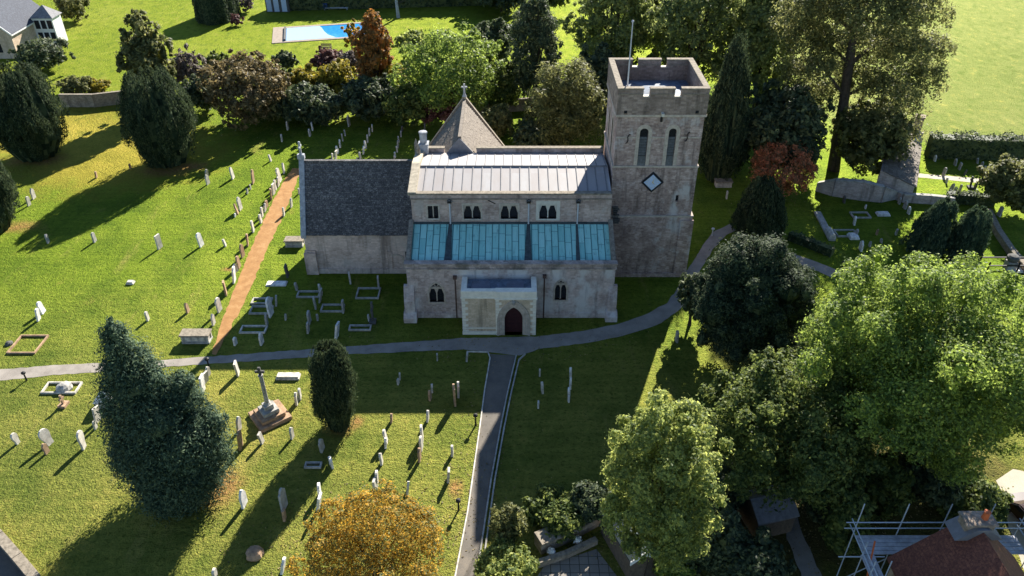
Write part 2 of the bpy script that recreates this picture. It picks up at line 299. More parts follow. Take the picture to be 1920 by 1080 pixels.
M['L_russet'] = leafmat('russet_leaves', (0.08, 0.065, 0.022), (0.21, 0.13, 0.04), (0.46, 0.19, 0.04), 0.42, 0.45)
M['L_brown'] = leafmat('brown_leaves', (0.07, 0.058, 0.03), (0.18, 0.145, 0.065), (0.3, 0.23, 0.10), 0.38)
M['L_red'] = leafmat('red_acer_leaves', (0.07, 0.085, 0.035), (0.33, 0.17, 0.085), (0.72, 0.25, 0.12), 0.5, 1.0)
M['L_purple'] = leafmat('purple_leaves', (0.05, 0.022, 0.024), (0.12, 0.048, 0.045), (0.2, 0.10, 0.08), 0.3)
M['L_mauve'] = leafmat('mauve_twigs', (0.07, 0.05, 0.05), (0.15, 0.115, 0.10), (0.24, 0.2, 0.165), 0.3)
M['L_yellow'] = leafmat('yellow_green_leaves', (0.08, 0.09, 0.018), (0.22, 0.21, 0.03), (0.42, 0.33, 0.035), 0.48)

# ------------------------------------------------------------------ object helpers
def tag(o, label=None, cat=None, group=None, kind=None):
    for k, v in (('label', label), ('category', cat), ('group', group), ('kind', kind)):
        if v: o[k] = v
    return o
def thing(name, label, cat, loc, rz=0.0, group=None):
    o = bpy.data.objects.new(name, None); COL.objects.link(o); o.location = (loc[0], loc[1], loc[2] if len(loc) > 2 else 0.0)
    o.rotation_euler = (0, 0, rz); o.empty_display_size = 0.3
    return tag(o, label, cat, group)
class MB:
    def __init__(s): s.v = []; s.f = []; s.m = []; s.k = 0
    def add(s, vs, fs):
        b = len(s.v); s.v += [tuple(p) for p in vs]; s.f += [tuple(i+b for i in f) for f in fs]; s.m += [s.k]*len(fs); return s
    def box(s, x0, x1, y0, y1, z0, z1):
        return s.add([(x0,y0,z0),(x1,y0,z0),(x1,y1,z0),(x0,y1,z0),(x0,y0,z1),(x1,y0,z1),(x1,y1,z1),(x0,y1,z1)],
                     [(3,2,1,0),(4,5,6,7),(0,1,5,4),(1,2,6,5),(2,3,7,6),(3,0,4,7)])
    def prism(s, poly, fn, d0, d1):
        """poly: 2D ring; fn(u,v,d)->3D"""
        k = len(poly); vs = [fn(u, v, d0) for u, v in poly]+[fn(u, v, d1) for u, v in poly]
        fs = [tuple(range(k)), tuple(range(2*k-1, k-1, -1))]+[(i, (i+1) % k, k+(i+1) % k, k+i) for i in range(k)]
        return s.add(vs, fs)
    def ring(s, outer, inner, fn, d0, d1):
        k = len(outer); vs = []
        for d in (d0, d1):
            vs += [fn(u, v, d) for u, v in outer]+[fn(u, v, d) for u, v in inner]
        fs = []
        for i in range(k-1):
            j = i+1
            fs += [(i, j, k+j, k+i), (2*k+i, 3*k+i, 3*k+j, 2*k+j), (i, 2*k+i, 2*k+j, j), (k+i, k+j, 3*k+j, 3*k+i)]
        return s.add(vs, fs)
    def sheet(s, outer, holes, fn, dep):
        """wall face with real openings and reveals"""
        polys = [outer]+holes; flat_ = [p for q in polys for p in q]
        tris = tessellate_polygon([[Vector((u, v, 0)) for u, v in q] for q in polys])
        s.add([fn(u, v, 0) for u, v in flat_], [tuple(t) for t in tris])
        for h in holes:
            k = len(h); s.add([fn(u, v, 0) for u, v in h]+[fn(u, v, dep) for u, v in h], [(i, (i+1) % k, k+(i+1) % k, k+i) for i in range(k)])
        return s
    def tube(s, a, b, r0, r1=None, n=6, cap=True):
        r1 = r0 if r1 is None else r1; a = Vector(a); b = Vector(b); d = (b-a).normalized()
        u = d.orthogonal().normalized(); w_ = d.cross(u); vs = []
        for c, r in ((a, r0), (b, r1)):
            for i in range(n):
                t = 2*math.pi*i/n; vs.append(c+u*(r*math.cos(t))+w_*(r*math.sin(t)))
        fs = [(i, (i+1) % n, n+(i+1) % n, n+i) for i in range(n)]
        if cap: fs += [tuple(range(n-1, -1, -1)), tuple(range(n, 2*n))]
        return s.add(vs, fs)
    def lathe(s, prof, c=(0, 0, 0), n=12):
        vs = []; m = len(prof)
        for r, z in prof:
            for i in range(n):
                t = 2*math.pi*i/n; vs.append((c[0]+r*math.cos(t), c[1]+r*math.sin(t), c[2]+z))
        fs = [(j*n+i, j*n+(i+1) % n, (j+1)*n+(i+1) % n, (j+1)*n+i) for j in range(m-1) for i in range(n)]
        fs += [tuple(range(n-1, -1, -1)), tuple((m-1)*n+i for i in range(n))]
        return s.add(vs, fs)
    def build(s, name, mats, parent=None, off=(0, 0, 0), bevel=0.0, loc=None):
        me = bpy.data.meshes.new(name); me.from_pydata([(x-off[0], y-off[1], z-off[2]) for x, y, z in s.v], [], s.f)
        for m_ in (mats if isinstance(mats, (list, tuple)) else [mats]): me.materials.append(M[m_] if isinstance(m_, str) else m_)
        me.polygons.foreach_set('material_index', s.m)
        bm = bmesh.new(); bm.from_mesh(me); bmesh.ops.recalc_face_normals(bm, faces=bm.faces)
        if bevel:
            es = [e for e in bm.edges if len(e.link_faces) == 2 and e.calc_face_angle(0) > 0.6]
            bmesh.ops.bevel(bm, geom=es, offset=bevel, segments=2, affect='EDGES', clamp_overlap=True)
        bm.to_mesh(me); bm.free()
        o = bpy.data.objects.new(name, me); COL.objects.link(o)
        if parent: o.parent = parent
        if loc: o.location = loc
        return o
def struct(o): o['kind'] = 'structure'; return o
RNG = random.Random(7)
def resample(pts, step, jit, rng):
    out = []
    for (a, b) in zip(pts, pts[1:]):
        L = math.hypot(b[0]-a[0], b[1]-a[1]); k = max(1, int(L/step))
        for i in range(k):
            t = i/k; out.append((a[0]+(b[0]-a[0])*t+rng.uniform(-jit, jit), a[1]+(b[1]-a[1])*t+rng.uniform(-jit, jit)))
    out.append(pts[-1]); return out
def strip(name, left, right, z, mat_, jit=0.06):
    """a path as a thin sheet between two measured edges"""
    rng = random.Random(name); L = resample([G(*p) for p in left], 0.5, jit, rng); R = resample([G(*p) for p in right], 0.5, jit, rng)
    ring = L+R[::-1]; me = MB(); tr = tessellate_polygon([[Vector((u, v, 0)) for u, v in ring]])
    me.add([(u, v, z) for u, v in ring], [tuple(t) for t in tr]); return me.build(name, mat_)

# ------------------------------------------------------------------ ground, paths
g = MB(); g.add([(-420, -60, 0), (420, -60, 0), (420, 700, 0), (-420, 700, 0)], [(0, 1, 2, 3)]); struct(g.build('ground', 'grass'))
up = [(-60,697),(0,693),(100,685),(200,680),(300,676),(400,668),(500,661),(650,650),(760,642),(866,634),(1004,631),(1100,620),(1160,607),(1215,588),(1250,568),(1268,545),(1290,505),(1318,460),(1336,436),(1368,420)]
lo = [(-60,722),(0,714),(100,703),(200,697),(310,688),(400,682),(500,675),(650,665),(780,659),(870,656),(905,659),(975,667),(1010,655),(1100,643),(1170,630),(1240,606),(1278,578),(1300,528),(1335,470),(1362,440),(1380,432)]
struct(strip('churchyard_path', up, lo, 0.012, 'path'))
struct(strip('entrance_path', [(918,664),(910,730),(901,800),(878,960),(853,1095)], [(966,667),(950,740),(938,800),(920,900),(890,1095)], 0.018, 'asphalt', 0.02))
struct(strip('earth_path', [(548,316),(528,345),(500,403),(475,455),(452,512),(420,592),(397,664)], [(562,316),(560,330),(537,392),(495,482),(461,562),(418,642),(405,666)], 0.02, 'earth', 0.1))
struct(strip('far_path', [(1717,325),(1790,331),(1860,337)], [(1717,332),(1790,339),(1860,345)], 0.012, 'lane'))
struct(strip('lane', [(1868,900),(1880,940),(1893,990),(1915,1060),(1930,1100)], [(1900,880),(1990,900),(2010,1000),(2030,1100)], 0.012, 'lane'))
struct(strip('garden_path', [(1468,960),(1475,1010),(1495,1060),(1510,1100)], [(1490,955),(1505,1000),(1530,1060),(1550,1100)], 0.012, 'path'))
struct(strip('yard_road', [(-70,960),(0,1022),(60,1090)], [(-140,1000),(-70,1060),(0,1130)], 0.015, 'asphalt'))
struct(strip('side_path', [(1440,462),(1500,480),(1560,502),(1600,520)], [(1432,472),(1490,492),(1550,516),(1590,535)], 0.014, 'path'))

# kerbs along the entrance path: two stone edgings with a leaf-filled channel between
def kerb(name, label, pts, w_, h, mat_='g_grey', group=None):
    P = [G(*p) for p in pts]; mb = MB(); o0 = P[0]
    for a, b in zip(P, P[1:]):
        d = Vector((b[0]-a[0], b[1]-a[1], 0)).normalized(); nn = Vector((-d.y, d.x, 0))*w_/2
        A = Vector((*a, -0.05)); B = Vector((*b, -0.05)); up_ = Vector((0, 0, h+0.05))
        mb.add([A-nn, B-nn, B+nn, A+nn, A-nn+up_, B-nn+up_, B+nn+up_, A+nn+up_], [(3,2,1,0),(4,5,6,7),(0,1,5,4),(1,2,6,5),(2,3,7,6),(3,0,4,7)])
    o = mb.build(name, mat_, None, (o0[0], o0[1], 0), loc=(o0[0], o0[1], 0)); return tag(o, label, 'kerb', group)
kerb('path_kerb', 'low stone kerb edging the right side of the straight entrance path', [(968,667),(951,740),(939,800),(921,900),(892,1095)], 0.1, 0.14)
kerb('path_kerb', 'outer stone kerb across the channel, bending out at the path junction', [(985,665),(973,676),(958,740),(946,800),(928,900),(901,1095)], 0.1, 0.14)
kerb('path_kerb', 'thin pale kerb along the left side of the straight entrance path', [(875,660),(915,661),(919,672),(909,730),(900,800),(877,960),(851,1095)], 0.09, 0.1, 'g_pale')

# ------------------------------------------------------------------ church
CH = thing('church', 'stone parish church with square battlemented tower, pale lead and green copper roofs', 'church', (0, 60, 0)); CO = (0, 60, 0)
def cb(mb, name, mats, parent, bevel=0.0): return mb.build(name, mats, parent, CO, bevel)
def arch(cx, z0, z1, w_, kind='pointed', n=8):
    """open ring from bottom-left up over the head to bottom-right"""
    h = w_/2
    if kind == 'rect': return [(cx-h, z0), (cx-h, z1), (cx+h, z1), (cx+h, z0)]
    if kind == 'round':
        s_ = z1-h; return [(cx-h, z0)]+[(cx-h*math.cos(math.pi*i/(2*n)), s_+h*math.sin(math.pi*i/(2*n))) for i in range(2*n+1)]+[(cx+h, z0)]
    rise = w_*0.8; s_ = z1-rise; R = (h*h+rise*rise)/(2*h); a1 = math.asin(min(1, rise/R)); pts = [(cx-h, z0)]
    for i in range(n+1):
        a = a1*i/n; pts.append((cx-h+R-R*math.cos(a), s_+R*math.sin(a)))
    for i in range(n-1, -1, -1):
        a = a1*i/n; pts.append((cx+h-R+R*math.cos(a), s_+R*math.sin(a)))
    return pts+[(cx+h, z0)]
def fnY(Y): return lambda u, v, d: (u, Y+d, v)            # wall facing the camera
def fnX(X): return lambda u, v, d: (X+d, u, v)            # wall facing left
def window(parent, name, fn, cx, z0, z1, w_, kind, dep=0.3, lights=2, surround=0.16, mat_='dress', louvre=False, hood=True):
    mb = MB(); mb.k = 0
    o = arch(cx, z0, z1, w_, kind); h = surround; c = 0.5*w_
    out = arch(cx, z0-0.0, z1+h*1.15, w_+2*h, kind)
    if kind == 'rect': mb.ring(out, o, fn, -0.03, 0.05)
    else: mb.ring(out, o, fn, -0.03, 0.05)
    mb.prism([(cx-w_/2-h, z0-0.14), (cx+w_/2+h, z0-0.14), (cx+w_/2+h, z0), (cx-w_/2-h, z0)], fn, -0.07, dep*0.9)   # sill
    b_ = 0.085
    if lights > 1:
        for k in range(1, lights):
            u = cx-w_/2+w_*k/lights; mb.prism([(u-b_/2, z0), (u+b_/2, z0), (u+b_/2, z1-(0.05 if kind == 'rect' else w_*0.42)), (u-b_/2, z1-(0.05 if kind == 'rect' else w_*0.42))], fn, dep*0.35, dep*0.8)
        lw = w_/lights
        for k in range(lights):
            u = cx-w_/2+lw*(k+0.5); zt = z1-(0.06 if kind == 'rect' else w_*0.42)
            if kind == 'rect' and lights == 2 and w_ < 1.05: continue
            mb.ring(arch(u, zt-lw*1.0, zt+0.06, lw, 'rect')[0:4], [(p[0], min(p[1], zt)) for p in [(u-lw/2+0.03, zt-lw*1.0), (u-lw*0.22, zt-0.14), (u+lw*0.22, zt-0.14), (u+lw/2-0.03, zt-lw*1.0)]], fn, dep*0.4, dep*0.75)
        if kind != 'rect':
            zt = z1-w_*0.42
            mb.prism([(cx-0.05, zt), (cx, zt-0.05), (cx+0.2*w_, zt+0.24*w_), (cx+0.15*w_, zt+0.28*w_)], fn, dep*0.4, dep*0.75)
            mb.prism([(cx+0.05, zt), (cx, zt-0.05), (cx-0.2*w_, zt+0.24*w_), (cx-0.15*w_, zt+0.28*w_)], fn, dep*0.4, dep*0.75)
    mb.k = 1
    mb.prism(o, fn, dep*0.82, dep*1.2)
    mats = [mat_, 'glass']
    if louvre:
        mats.append('louvre'); mb.k = 2; k = 7
        for i in range(k):
            zz = z0+0.95+(z1-z0-1.75)*i/k
            mb.add([fn(cx-w_/2+0.02, zz, 0.1), fn(cx+w_/2-0.02, zz, 0.1), fn(cx+w_/2-0.02, zz+0.17, 0.24), fn(cx-w_/2+0.02, zz+0.17, 0.24)], [(0, 1, 2, 3)])
        mb.add([fn(cx-w_/2, z0, -0.02), fn(cx+w_/2, z0, -0.02), fn(cx+w_/2, z0+0.85, 0.23), fn(cx-w_/2, z0+0.85, 0.23)], [(0, 1, 2, 3)])
    return cb(mb, name, mats, parent)
def wallbox(mb, x0, x1, y0, y1, z0, z1, fholes=(), lholes=(), dep=0.36):
    mb.sheet([(x0, z0), (x1, z0), (x1, z1), (x0, z1)], list(fholes), fnY(y0), dep)
    mb.sheet([(y0, z0), (y1, z0), (y1, z1), (y0, z1)], list(lholes), fnX(x0), dep)
    mb.add([(x1,y0,z0),(x1,y1,z0),(x1,y1,z1),(x1,y0,z1)], [(0,1,2,3)]); mb.add([(x0,y1,z0),(x1,y1,z0),(x1,y1,z1),(x0,y1,z1)], [(3,2,1,0)])
    mb.add([(x0,y0,z1),(x1,y0,z1),(x1,y1,z1),(x0,y1,z1)], [(0,1,2,3)])
def stringc(mb, x0, x1, y0, y1, z, h, p):
    """projecting course right round a block"""
    mb.box(x0-p, x1+p, y0-p, y0, z, z+h); mb.box(x0-p, x1+p, y1, y1+p, z, z+h); mb.box(x0-p, x0, y0, y1, z, z+h); mb.box(x1, x1+p, y0, y1, z, z+h)

# chancel
cx0, cx1, cy0, cy1, cz, cr = -19.65, -9.15, 63.7, 69.9, 4.85, 10.35; cym = (cy0+cy1)/2
mb = MB(); wallbox(mb, cx0, cx1-0.002, cy0, cy1, -0.2, cz)
mb.prism([(cy0, cz), (cy1, cz), (cym, cr-0.12)], fnX(cx0), 0.0, 10.4)
mb.box(cx0-0.12, cx1-0.1, cy0-0.12, cy0, -0.2, 0.55)
mb.box(cx0-0.18, cx0+0.95, cy0-0.32, cy0-0.12, -0.2, 2.4); mb.box(cx0-0.1, cx0+0.9, cy0-0.12, cy0, 0.55, 2.6)
mb.box(-11.9, -11.5, cy0-0.1, cy0, 0.55, 2.5)
CHN = cb(mb, 'chancel', 'chancel', CH)
mb = MB(); X, Z = AY(743, 476, cy0); mb.ring(arch(X, 0.0, Z, 1.5, 'round'), arch(X, 0.0, Z-0.16, 1.2, 'round'), fnY(cy0), -0.07, 0.02); cb(mb, 'blocked_doorway', 'dress', CHN)
mb = MB(); X, Z = AY(763, 480, cy0); mb.box(X-0.14, X+0.14, cy0-0.01, cy0+0.02, Z-0.6, Z+0.5); cb(mb, 'slit_window', 'glass', CHN)
mb = MB(); sl_ = (cr-cz)/(cym-cy0)
def slope(mb, x0, x1, ya, za, yb, zb, t=0.14):
    mb.add([(x0,ya,za),(x1,ya,za),(x1,yb,zb),(x0,yb,zb),(x0,ya,za+t),(x1,ya,za+t),(x1,yb,zb+t),(x0,yb,zb+t)], [(3,2,1,0),(4,5,6,7),(0,1,5,4),(1,2,6,5),(2,3,7,6),(3,0,4,7)])
rngc = random.Random(3)
for side in (0, 1):                                   # slates in courses, each course a shallow step with an uneven butt edge
    ya, yb = (cy0-0.28, cym) if side == 0 else (cy1+0.28, cym); za = cz-0.28*sl_; K = 26
    for k in range(K):
        y0_ = ya+(yb-ya)*k/K; y1_ = ya+(yb-ya)*(k+1)/K; z0_ = za+(cr-za)*k/K; z1_ = za+(cr-za)*(k+1)/K
        x_ = cx0+0.25
        while x_ < cx1-0.02:
            wd = rngc.uniform(0.25, 0.5) if side == 0 else 11; xe = min(x_+wd, cx1-0.02); jj = rngc.uniform(-0.03, 0.03)
            slope(mb, x_, xe-0.006, y0_-(0.03 if side == 0 else -0.03), z0_+jj+0.03, y1_, z1_-0.0, 0.07+jj*0.3); x_ = xe
mb.box(cx0+0.2, cx1-0.02, cym-0.16, cym+0.16, cr-0.02, cr+0.16)
cb(mb, 'chancel_roof', 'slate', CHN)
mb = MB(); pts = [(cy0-0.42, cz-0.5), (cym, cr+0.28), (cy1+0.42, cz-0.5)]
mb.prism([(cy0-0.45, cz-0.35), (cym, cr+0.5), (cy1+0.45, cz-0.35), (cy1+0.45, cz-0.75), (cym, cr-0.1), (cy0-0.45, cz-0.75)], fnX(cx0-0.12), 0.0, 0.5)
mb.box(cx0-0.2, cx0+0.45, cym-0.22, cym+0.22, cr+0.3, cr+0.75)
cb(mb, 'gable_coping', 'greycope', CHN, 0.03)
mb = MB(); xx = cx0+0.13
mb.box(xx-0.09, xx+0.09, cym-0.09, cym+0.09, cr+0.7, cr+2.0); mb.box(xx-0.08, xx+0.08, cym-0.42, cym+0.42, cr+1.4, cr+1.6)
mb.lathe([(0.2, 0), (0.1, 0.25)], (xx, cym, cr+0.7), 8)
cb(mb, 'gable_cross', 'greycope', CHN, 0.03)

# nave with clerestory
nx0, nx1, ny0, ny1, nz = -8.85, 8.75, 61.0, 69.9, 10.1
def wp(px0, py0, px1, py1, Y):
    a = AY(px0, py1, Y); b = AY(px1, py0, Y); return ((a[0]+b[0])/2, a[1], b[1], b[0]-a[0])
cw = [wp(803,386,821,409,61), wp(870,384,901,410,61), wp(939,384,971,410,61), wp(1011,383,1044,410,61)]
mb = MB(); wallbox(mb, nx0, nx1, ny0, ny1, -0.2, 9.55, [arch(c_[0], c_[1], c_[2], c_[3], 'rect') for c_ in cw])
mb.box(nx0-0.06, nx1-0.02, ny0-0.06, ny0+0.35, 9.552, nz-0.12); mb.box(nx0-0.06, -6.5, ny1-0.4, ny1+0.05, 9.552, 10.4); mb.box(-3.4, nx1-0.02, ny1-0.4, ny1+0.05, 9.552, 10.4)
NV = cb(mb, 'nave', 'nave', CH)
for i, c_ in enumerate(cw):
    window(NV, 'clerestory_window', fnY(ny0), *c_, 'rect', 0.32, 2, 0.15 if i < 3 else 0.3, 'dress' if i < 3 else 'palestone')
mb = MB(); mb.box(nx0-0.12, nx1-0.03, ny0-0.14, ny0+0.4, nz-0.12, nz+0.02); mb.box(nx0-0.1, nx1-0.03, ny0-0.12, ny0-0.06, 9.5, 9.62)
cb(mb, 'parapet_coping', 'lichen', NV, 0.02)
for a, b in ((nx0+0.7, -6.45), (-3.45, nx1-0.03)): mb = MB(); mb.box(a, b, ny1-0.46, ny1+0.1, 10.402, 10.5); cb(mb, 'far_parapet_coping', 'lichen', NV, 0.02)
yr, zr = 65.2, 10.62
mb = MB(); slope(mb, nx0+0.3, nx1-0.03, ny0+0.37, 9.84, yr, zr-0.1, 0.1); slope(mb, nx0+0.3, nx1-0.03, ny1-0.42, 9.9, yr, zr-0.1, 0.1)
NR = cb(mb, 'nave_roof', 'lead', NV)
mb = MB(); x_ = nx0+0.85*1.25; i = 0
while x_ < nx1-0.2:
    for (ya, za, yb, zb, off) in ((ny0+0.38, 9.94, yr-0.05, zr-0.01, 0.0), (ny1-0.44, 10.0, yr+0.05, zr-0.01, 0.22)):
        mb.tube((x_+off, ya, za+0.02), (x_+off, yb, zb+0.02), 0.05, n=6)
    x_ += 0.85
mb.tube((nx0+0.4, yr, zr+0.03), (nx1-0.05, yr, zr+0.03), 0.085, n=8)
cb(mb, 'roof_rolls', 'leadroll', NV)
mb = MB()
mb.prism([(ny0-0.1, 9.9), (ny0-0.1, 10.2), (yr, zr+0.4), (ny1+0.05, 10.35), (ny1+0.05, 9.9)], fnX(nx0-0.25), 0.0, 0.75)
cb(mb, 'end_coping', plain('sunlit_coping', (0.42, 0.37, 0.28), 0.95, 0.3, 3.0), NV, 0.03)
mb = MB(); X, Z = AY(794, 294, 69.3); X += 0.1
mb.box(X-0.42, X+0.42, 68.9, 69.7, 9.9, 11.0); mb.box(X-0.5, X+0.5, 68.82, 69.78, 11.0, 11.14)
mb.lathe([(0.34, 0), (0.36, 0.9), (0.42, 0.95), (0.42, 1.1), (0.25, 1.15)], (X-0.0, 69.3, 11.14), 8)
cb(mb, 'chimney_stack', 'greycope', NV, 0.02)
for px, py in ((785, 292), (781, 282)):
    mb = MB(); X, Y = G(px, py, 10.5); mb.box(X-0.16, X+0.16, Y-0.16, Y+0.16, 10.2, 11.2); mb.lathe([(0.2, 0), (0.02, 0.5)], (X, Y, 11.2), 6); cb(mb, 'pinnacle', 'lichen', NV)
for px in (844, 991, 1083):
    X = AY(px, 400, 61)[0]; mb = MB(); mb.tube((X, 60.88, 6.9), (X, 60.88, 9.25), 0.075, n=8); mb.k = 1
    mb.box(X-0.2, X+0.2, 60.7, 60.98, 9.22, 9.5); mb.box(X-0.08, X+0.08, 60.55, 60.8, 9.5, 9.62); cb(mb, 'drainpipe', ['pipe', 'iron'], NV, 0.01)
mb = MB(); X, Z = AY(922, 378, 61)                                     # wrought wall tie
mb.tube((X-0.3, 60.95, Z+0.15), (X, 60.95, Z-0.02), 0.04); mb.tube((X, 60.95, Z-0.02), (X+0.32, 60.95, Z-0.2), 0.04); cb(mb, 'wall_tie', 'iron', NV)

# aisle
ax0, ax1, ay0, az = -9.1, 8.9, 56.5, 5.15
aw = [wp(806,531,831,566,56.5), wp(1040,526,1063,562,56.5)]
mb = MB()
mb.sheet([(ax0, -0.2), (ax1, -0.2), (ax1, az), (ax0, az)], [arch(c_[0], c_[1], c_[2], c_[3]) for c_ in aw], fnY(ay0), 0.36)
for X, sgn in ((ax0, 1), (ax1, -1)):
    mb.prism([(ay0+0.003, -0.2), (60.99, -0.2), (60.99, 7.35), (ay0+0.003, 5.14)], fnX(X), 0.0, 0.3*sgn)
mb.box(ax0-0.05, ax1+0.05, ay0-0.1, ay0, -0.2, 0.5)
# clasping buttresses at both ends, with sloped offsets
for X0, X1, p in ((ax0-0.35, ax0+0.55, 0.55), (ax1-0.5, ax1+0.3, 0.4)):
    mb.prism([(ay0-p, -0.2), (ay0-p, 2.0), (ay0-0.05, 3.4), (ay0+0.3, 3.4), (ay0+0.3, -0.2)], fnX(X0), 0.0, X1-X0)
    mb.prism([(ay0-p-0.35, -0.2), (ay0-p-0.35, 0.5), (ay0-p, 0.9), (ay0, 0.9), (ay0, -0.2)], fnX(X0-0.12), 0.0, X1-X0+0.24)
AI = cb(mb, 'aisle', 'aisle', CH)
for c_ in aw: window(AI, 'aisle_window', fnY(ay0), *c_, 'pointed', 0.32, 2, 0.17, 'dress')
mb = MB(); mb.box(ax0-0.08, ax1+0.08, ay0-0.08, ay0+0.42, az, 5.62); mb.box(ax0-0.16, ax1+0.16, ay0-0.18, ay0+0.47, 5.62, 5.76); mb.box(ax0-0.1, ax1+0.1, ay0-0.2, ay0-0.08, az+0.02, az+0.16)
cb(mb, 'aisle_parapet', 'aisle_par', AI, 0.02)
mb = MB(); slope(mb, ax0+0.32, ax1-0.32, ay0+0.42, 5.25, 60.98, 7.0, 0.1); cb(mb, 'aisle_roof', 'copper', AI)
mb = MB(); rs = (7.1-5.35)/(60.98-56.92); x_ = -8.7
def on(Y): return 5.35+rs*(Y-56.92)
while x_ < 8.6:
    mb.tube((x_, 56.95, on(56.95)+0.015), (x_, 60.9, on(60.9)+0.015), 0.03, n=5); x_ += 0.58
cb(mb, 'copper_seams', plain('dark_copper_seam', (0.04, 0.14, 0.15), 0.8, 0.2), AI)
mb = MB()
for px, wd in ((844, 0.42), (991, 0.42), (1082, 0.24)):
    X = AY(px, 440, 60)[0]; mb.add([(X-wd, 56.93, on(56.93)+0.07), (X+wd*0.6, 56.93, on(56.93)+0.07), (X+wd*0.35, 60.9, on(60.9)+0.07), (X-wd*0.35, 60.9, on(60.9)+0.07)], [(0,1,2,3)])
mb.box(ax0+0.3, ax1-0.3, 60.86, 60.99, 7.06, 7.24); mb.box(ax0+0.3, ax0+0.62, 56.95, 57.5, 5.4, 5.55)
cb(mb, 'roof_gullies', 'copperdark', AI)
for X in (ax0, ax1-0.3):
    mb = MB(); mb.prism([(ay0+0.45, 5.3), (60.98, 7.3), (60.98, 7.5), (ay0+0.45, 5.8)], fnX(X-0.05), 0.0, 0.4); cb(mb, 'raked_coping', 'lichen', AI, 0.02)
for px, yt in ((853, 522), (1021, 520)):
    X, Z = AY(px, yt, 56.4); mb = MB(); mb.tube((X, 56.38, 0.0), (X, 56.38, Z), 0.06); mb.box(X-0.16, X+0.16, 56.2, 56.46, Z, Z+0.28); cb(mb, 'drainpipe', 'brownpipe', AI)

# tower
tx0, tx1, ty0, ty1 = 8.95, 16.4, 63.3, 70.9
bw = [wp(1194,241,1217,311,63.3), wp(1247,241,1270,311,63.3)]
slit = wp(1266,366,1273,378,63.3)
mb = MB()
wallbox(mb, tx0-0.05, tx1+0.22, ty0-0.12, ty1+0.1, -0.2, 6.5)
mb.box(tx1-0.9, tx1+0.34, ty0-0.25, ty0-0.12, -0.2, 6.2); mb.box(tx0-0.1, tx1+0.3, ty0-0.32, ty0-0.25, -0.2, 0.4)
wallbox(mb, tx0, tx1+0.06, ty0, ty1, 6.5, 11.5, [arch(*slit, 'rect')])
bl = [arch(c_, bw[0][1], bw[0][2], bw[0][3], 'round') for c_ in (65.9, 68.3)]
wallbox(mb, tx0+0.03, tx1, ty0+0.04, ty1-0.04, 11.5, 16.3, [arch(c_[0], c_[1], c_[2], c_[3], 'round') for c_ in bw], bl)
TW = cb(mb, 'tower', 'tower', CH)
for c_ in bw: window(TW, 'belfry_window', fnY(ty0+0.04), *c_, 'round', 0.34, 1, 0.3, 'dress', True)
for c_ in (65.9, 68.3): window(TW, 'belfry_window', fnX(tx0+0.03), c_, bw[0][1], bw[0][2], bw[0][3], 'round', 0.34, 1, 0.3, 'dress', True)
mb = MB(); mb.prism(arch(*slit, 'rect'), fnY(ty0), 0.25, 0.3); cb(mb, 'slit_window', 'glass', TW)
for args in ((tx0, tx1+0.06, ty0, ty1, 6.5, 0.16, 0.2), (tx0+0.03, tx1, ty0+0.04, ty1-0.04, 11.45, 0.16, 0.12), (tx0+0.03, tx1, ty0+0.04, ty1-0.04, 16.18, 0.2, 0.16)):
    mb = MB(); stringc(mb, *args); cb(mb, 'string_course', 'dress', TW, 0.02)
for a, b in ((tx0+0.03, bw[0][0]-0.72), (bw[0][0]+0.72, bw[1][0]-0.72), (bw[1][0]+0.72, tx1)):
    mb = MB(); mb.box(a, b, ty0-0.02, ty0+0.04, 14.2, 14.34); cb(mb, 'string_course', 'dress', TW, 0.02)
# parapet with two narrow crenels front and back
mb = MB(); cren = [AY(1213, 175, ty0-0.1)[0], AY(1272, 175, ty0-0.1)[0]]; T = 0.42; p = 0.1; zp0, zc, zp1 = 16.38, 17.95, 18.6
for y0_, y1_ in ((ty0-p, ty0-p+T), (ty1+p-T, ty1+p)):
    mb.box(tx0-p, tx1+p, y0_, y1_, zp0, zc); xs = [tx0-p]+[q for c_ in cren for q in (c_-0.28, c_+0.28)]+[tx1+p]
    for a, b in zip(xs[0::2], xs[1::2]): mb.box(a, b, y0_, y1_, zc+0.002, zp1)
for x0_, x1_ in ((tx0-p, tx0-p+T), (tx1+p-T, tx1+p)): mb.box(x0_, x1_, ty0-p+T+0.002, ty1+p-T-0.002, zp0, zp1)
PP = cb(mb, 'parapet', 'parapet', TW)
mb = MB()
for y0_, y1_ in ((ty0-p, ty0-p+T), (ty1+p-T, ty1+p)):
    for a, b in zip(xs[0::2], xs[1::2]):
        mb.box(a-0.04, b+0.04, y0_-0.06, y1_+0.05, zp1, zp1+0.12)
        mb.box(a-0.0, b+0.0, y0_-0.07, y0_, zp1-0.42, zp1-0.34)
for x0_, x1_ in ((tx0-p, tx0-p+T), (tx1+p-T, tx1+p)): mb.box(x0_-0.06, x1_+0.05, ty0-p+T+0.06, ty1+p-T-0.06, zp1, zp1+0.12)
cb(mb, 'merlon_coping', 'lichen', TW, 0.02)
for c_ in cren:
    for y0_ in (ty0-p, ty1+p-T): mb = MB(); mb.box(c_-0.275, c_+0.275, y0_+0.01, y0_+T+0.02, zc, zc+0.06); cb(mb, 'crenel_sill', 'palestone', TW)  # sunlight falling on the sills is painted in as paler stone
mb = MB(); mb.add([(tx0+.3,ty0+.3,16.75),(tx1-.3,ty0+.3,16.75),(tx1-.3,ty1-.3,16.75),(tx0+.3,ty1-.3,16.75),((tx0+tx1)/2,(ty0+ty1)/2,17.35)], [(0,1,4),(1,2,4),(2,3,4),(3,0,4)])
cb(mb, 'tower_roof', 'leadblue', TW)
mb = MB(); X, Z = AY(1223, 341, ty0); q = 1.02
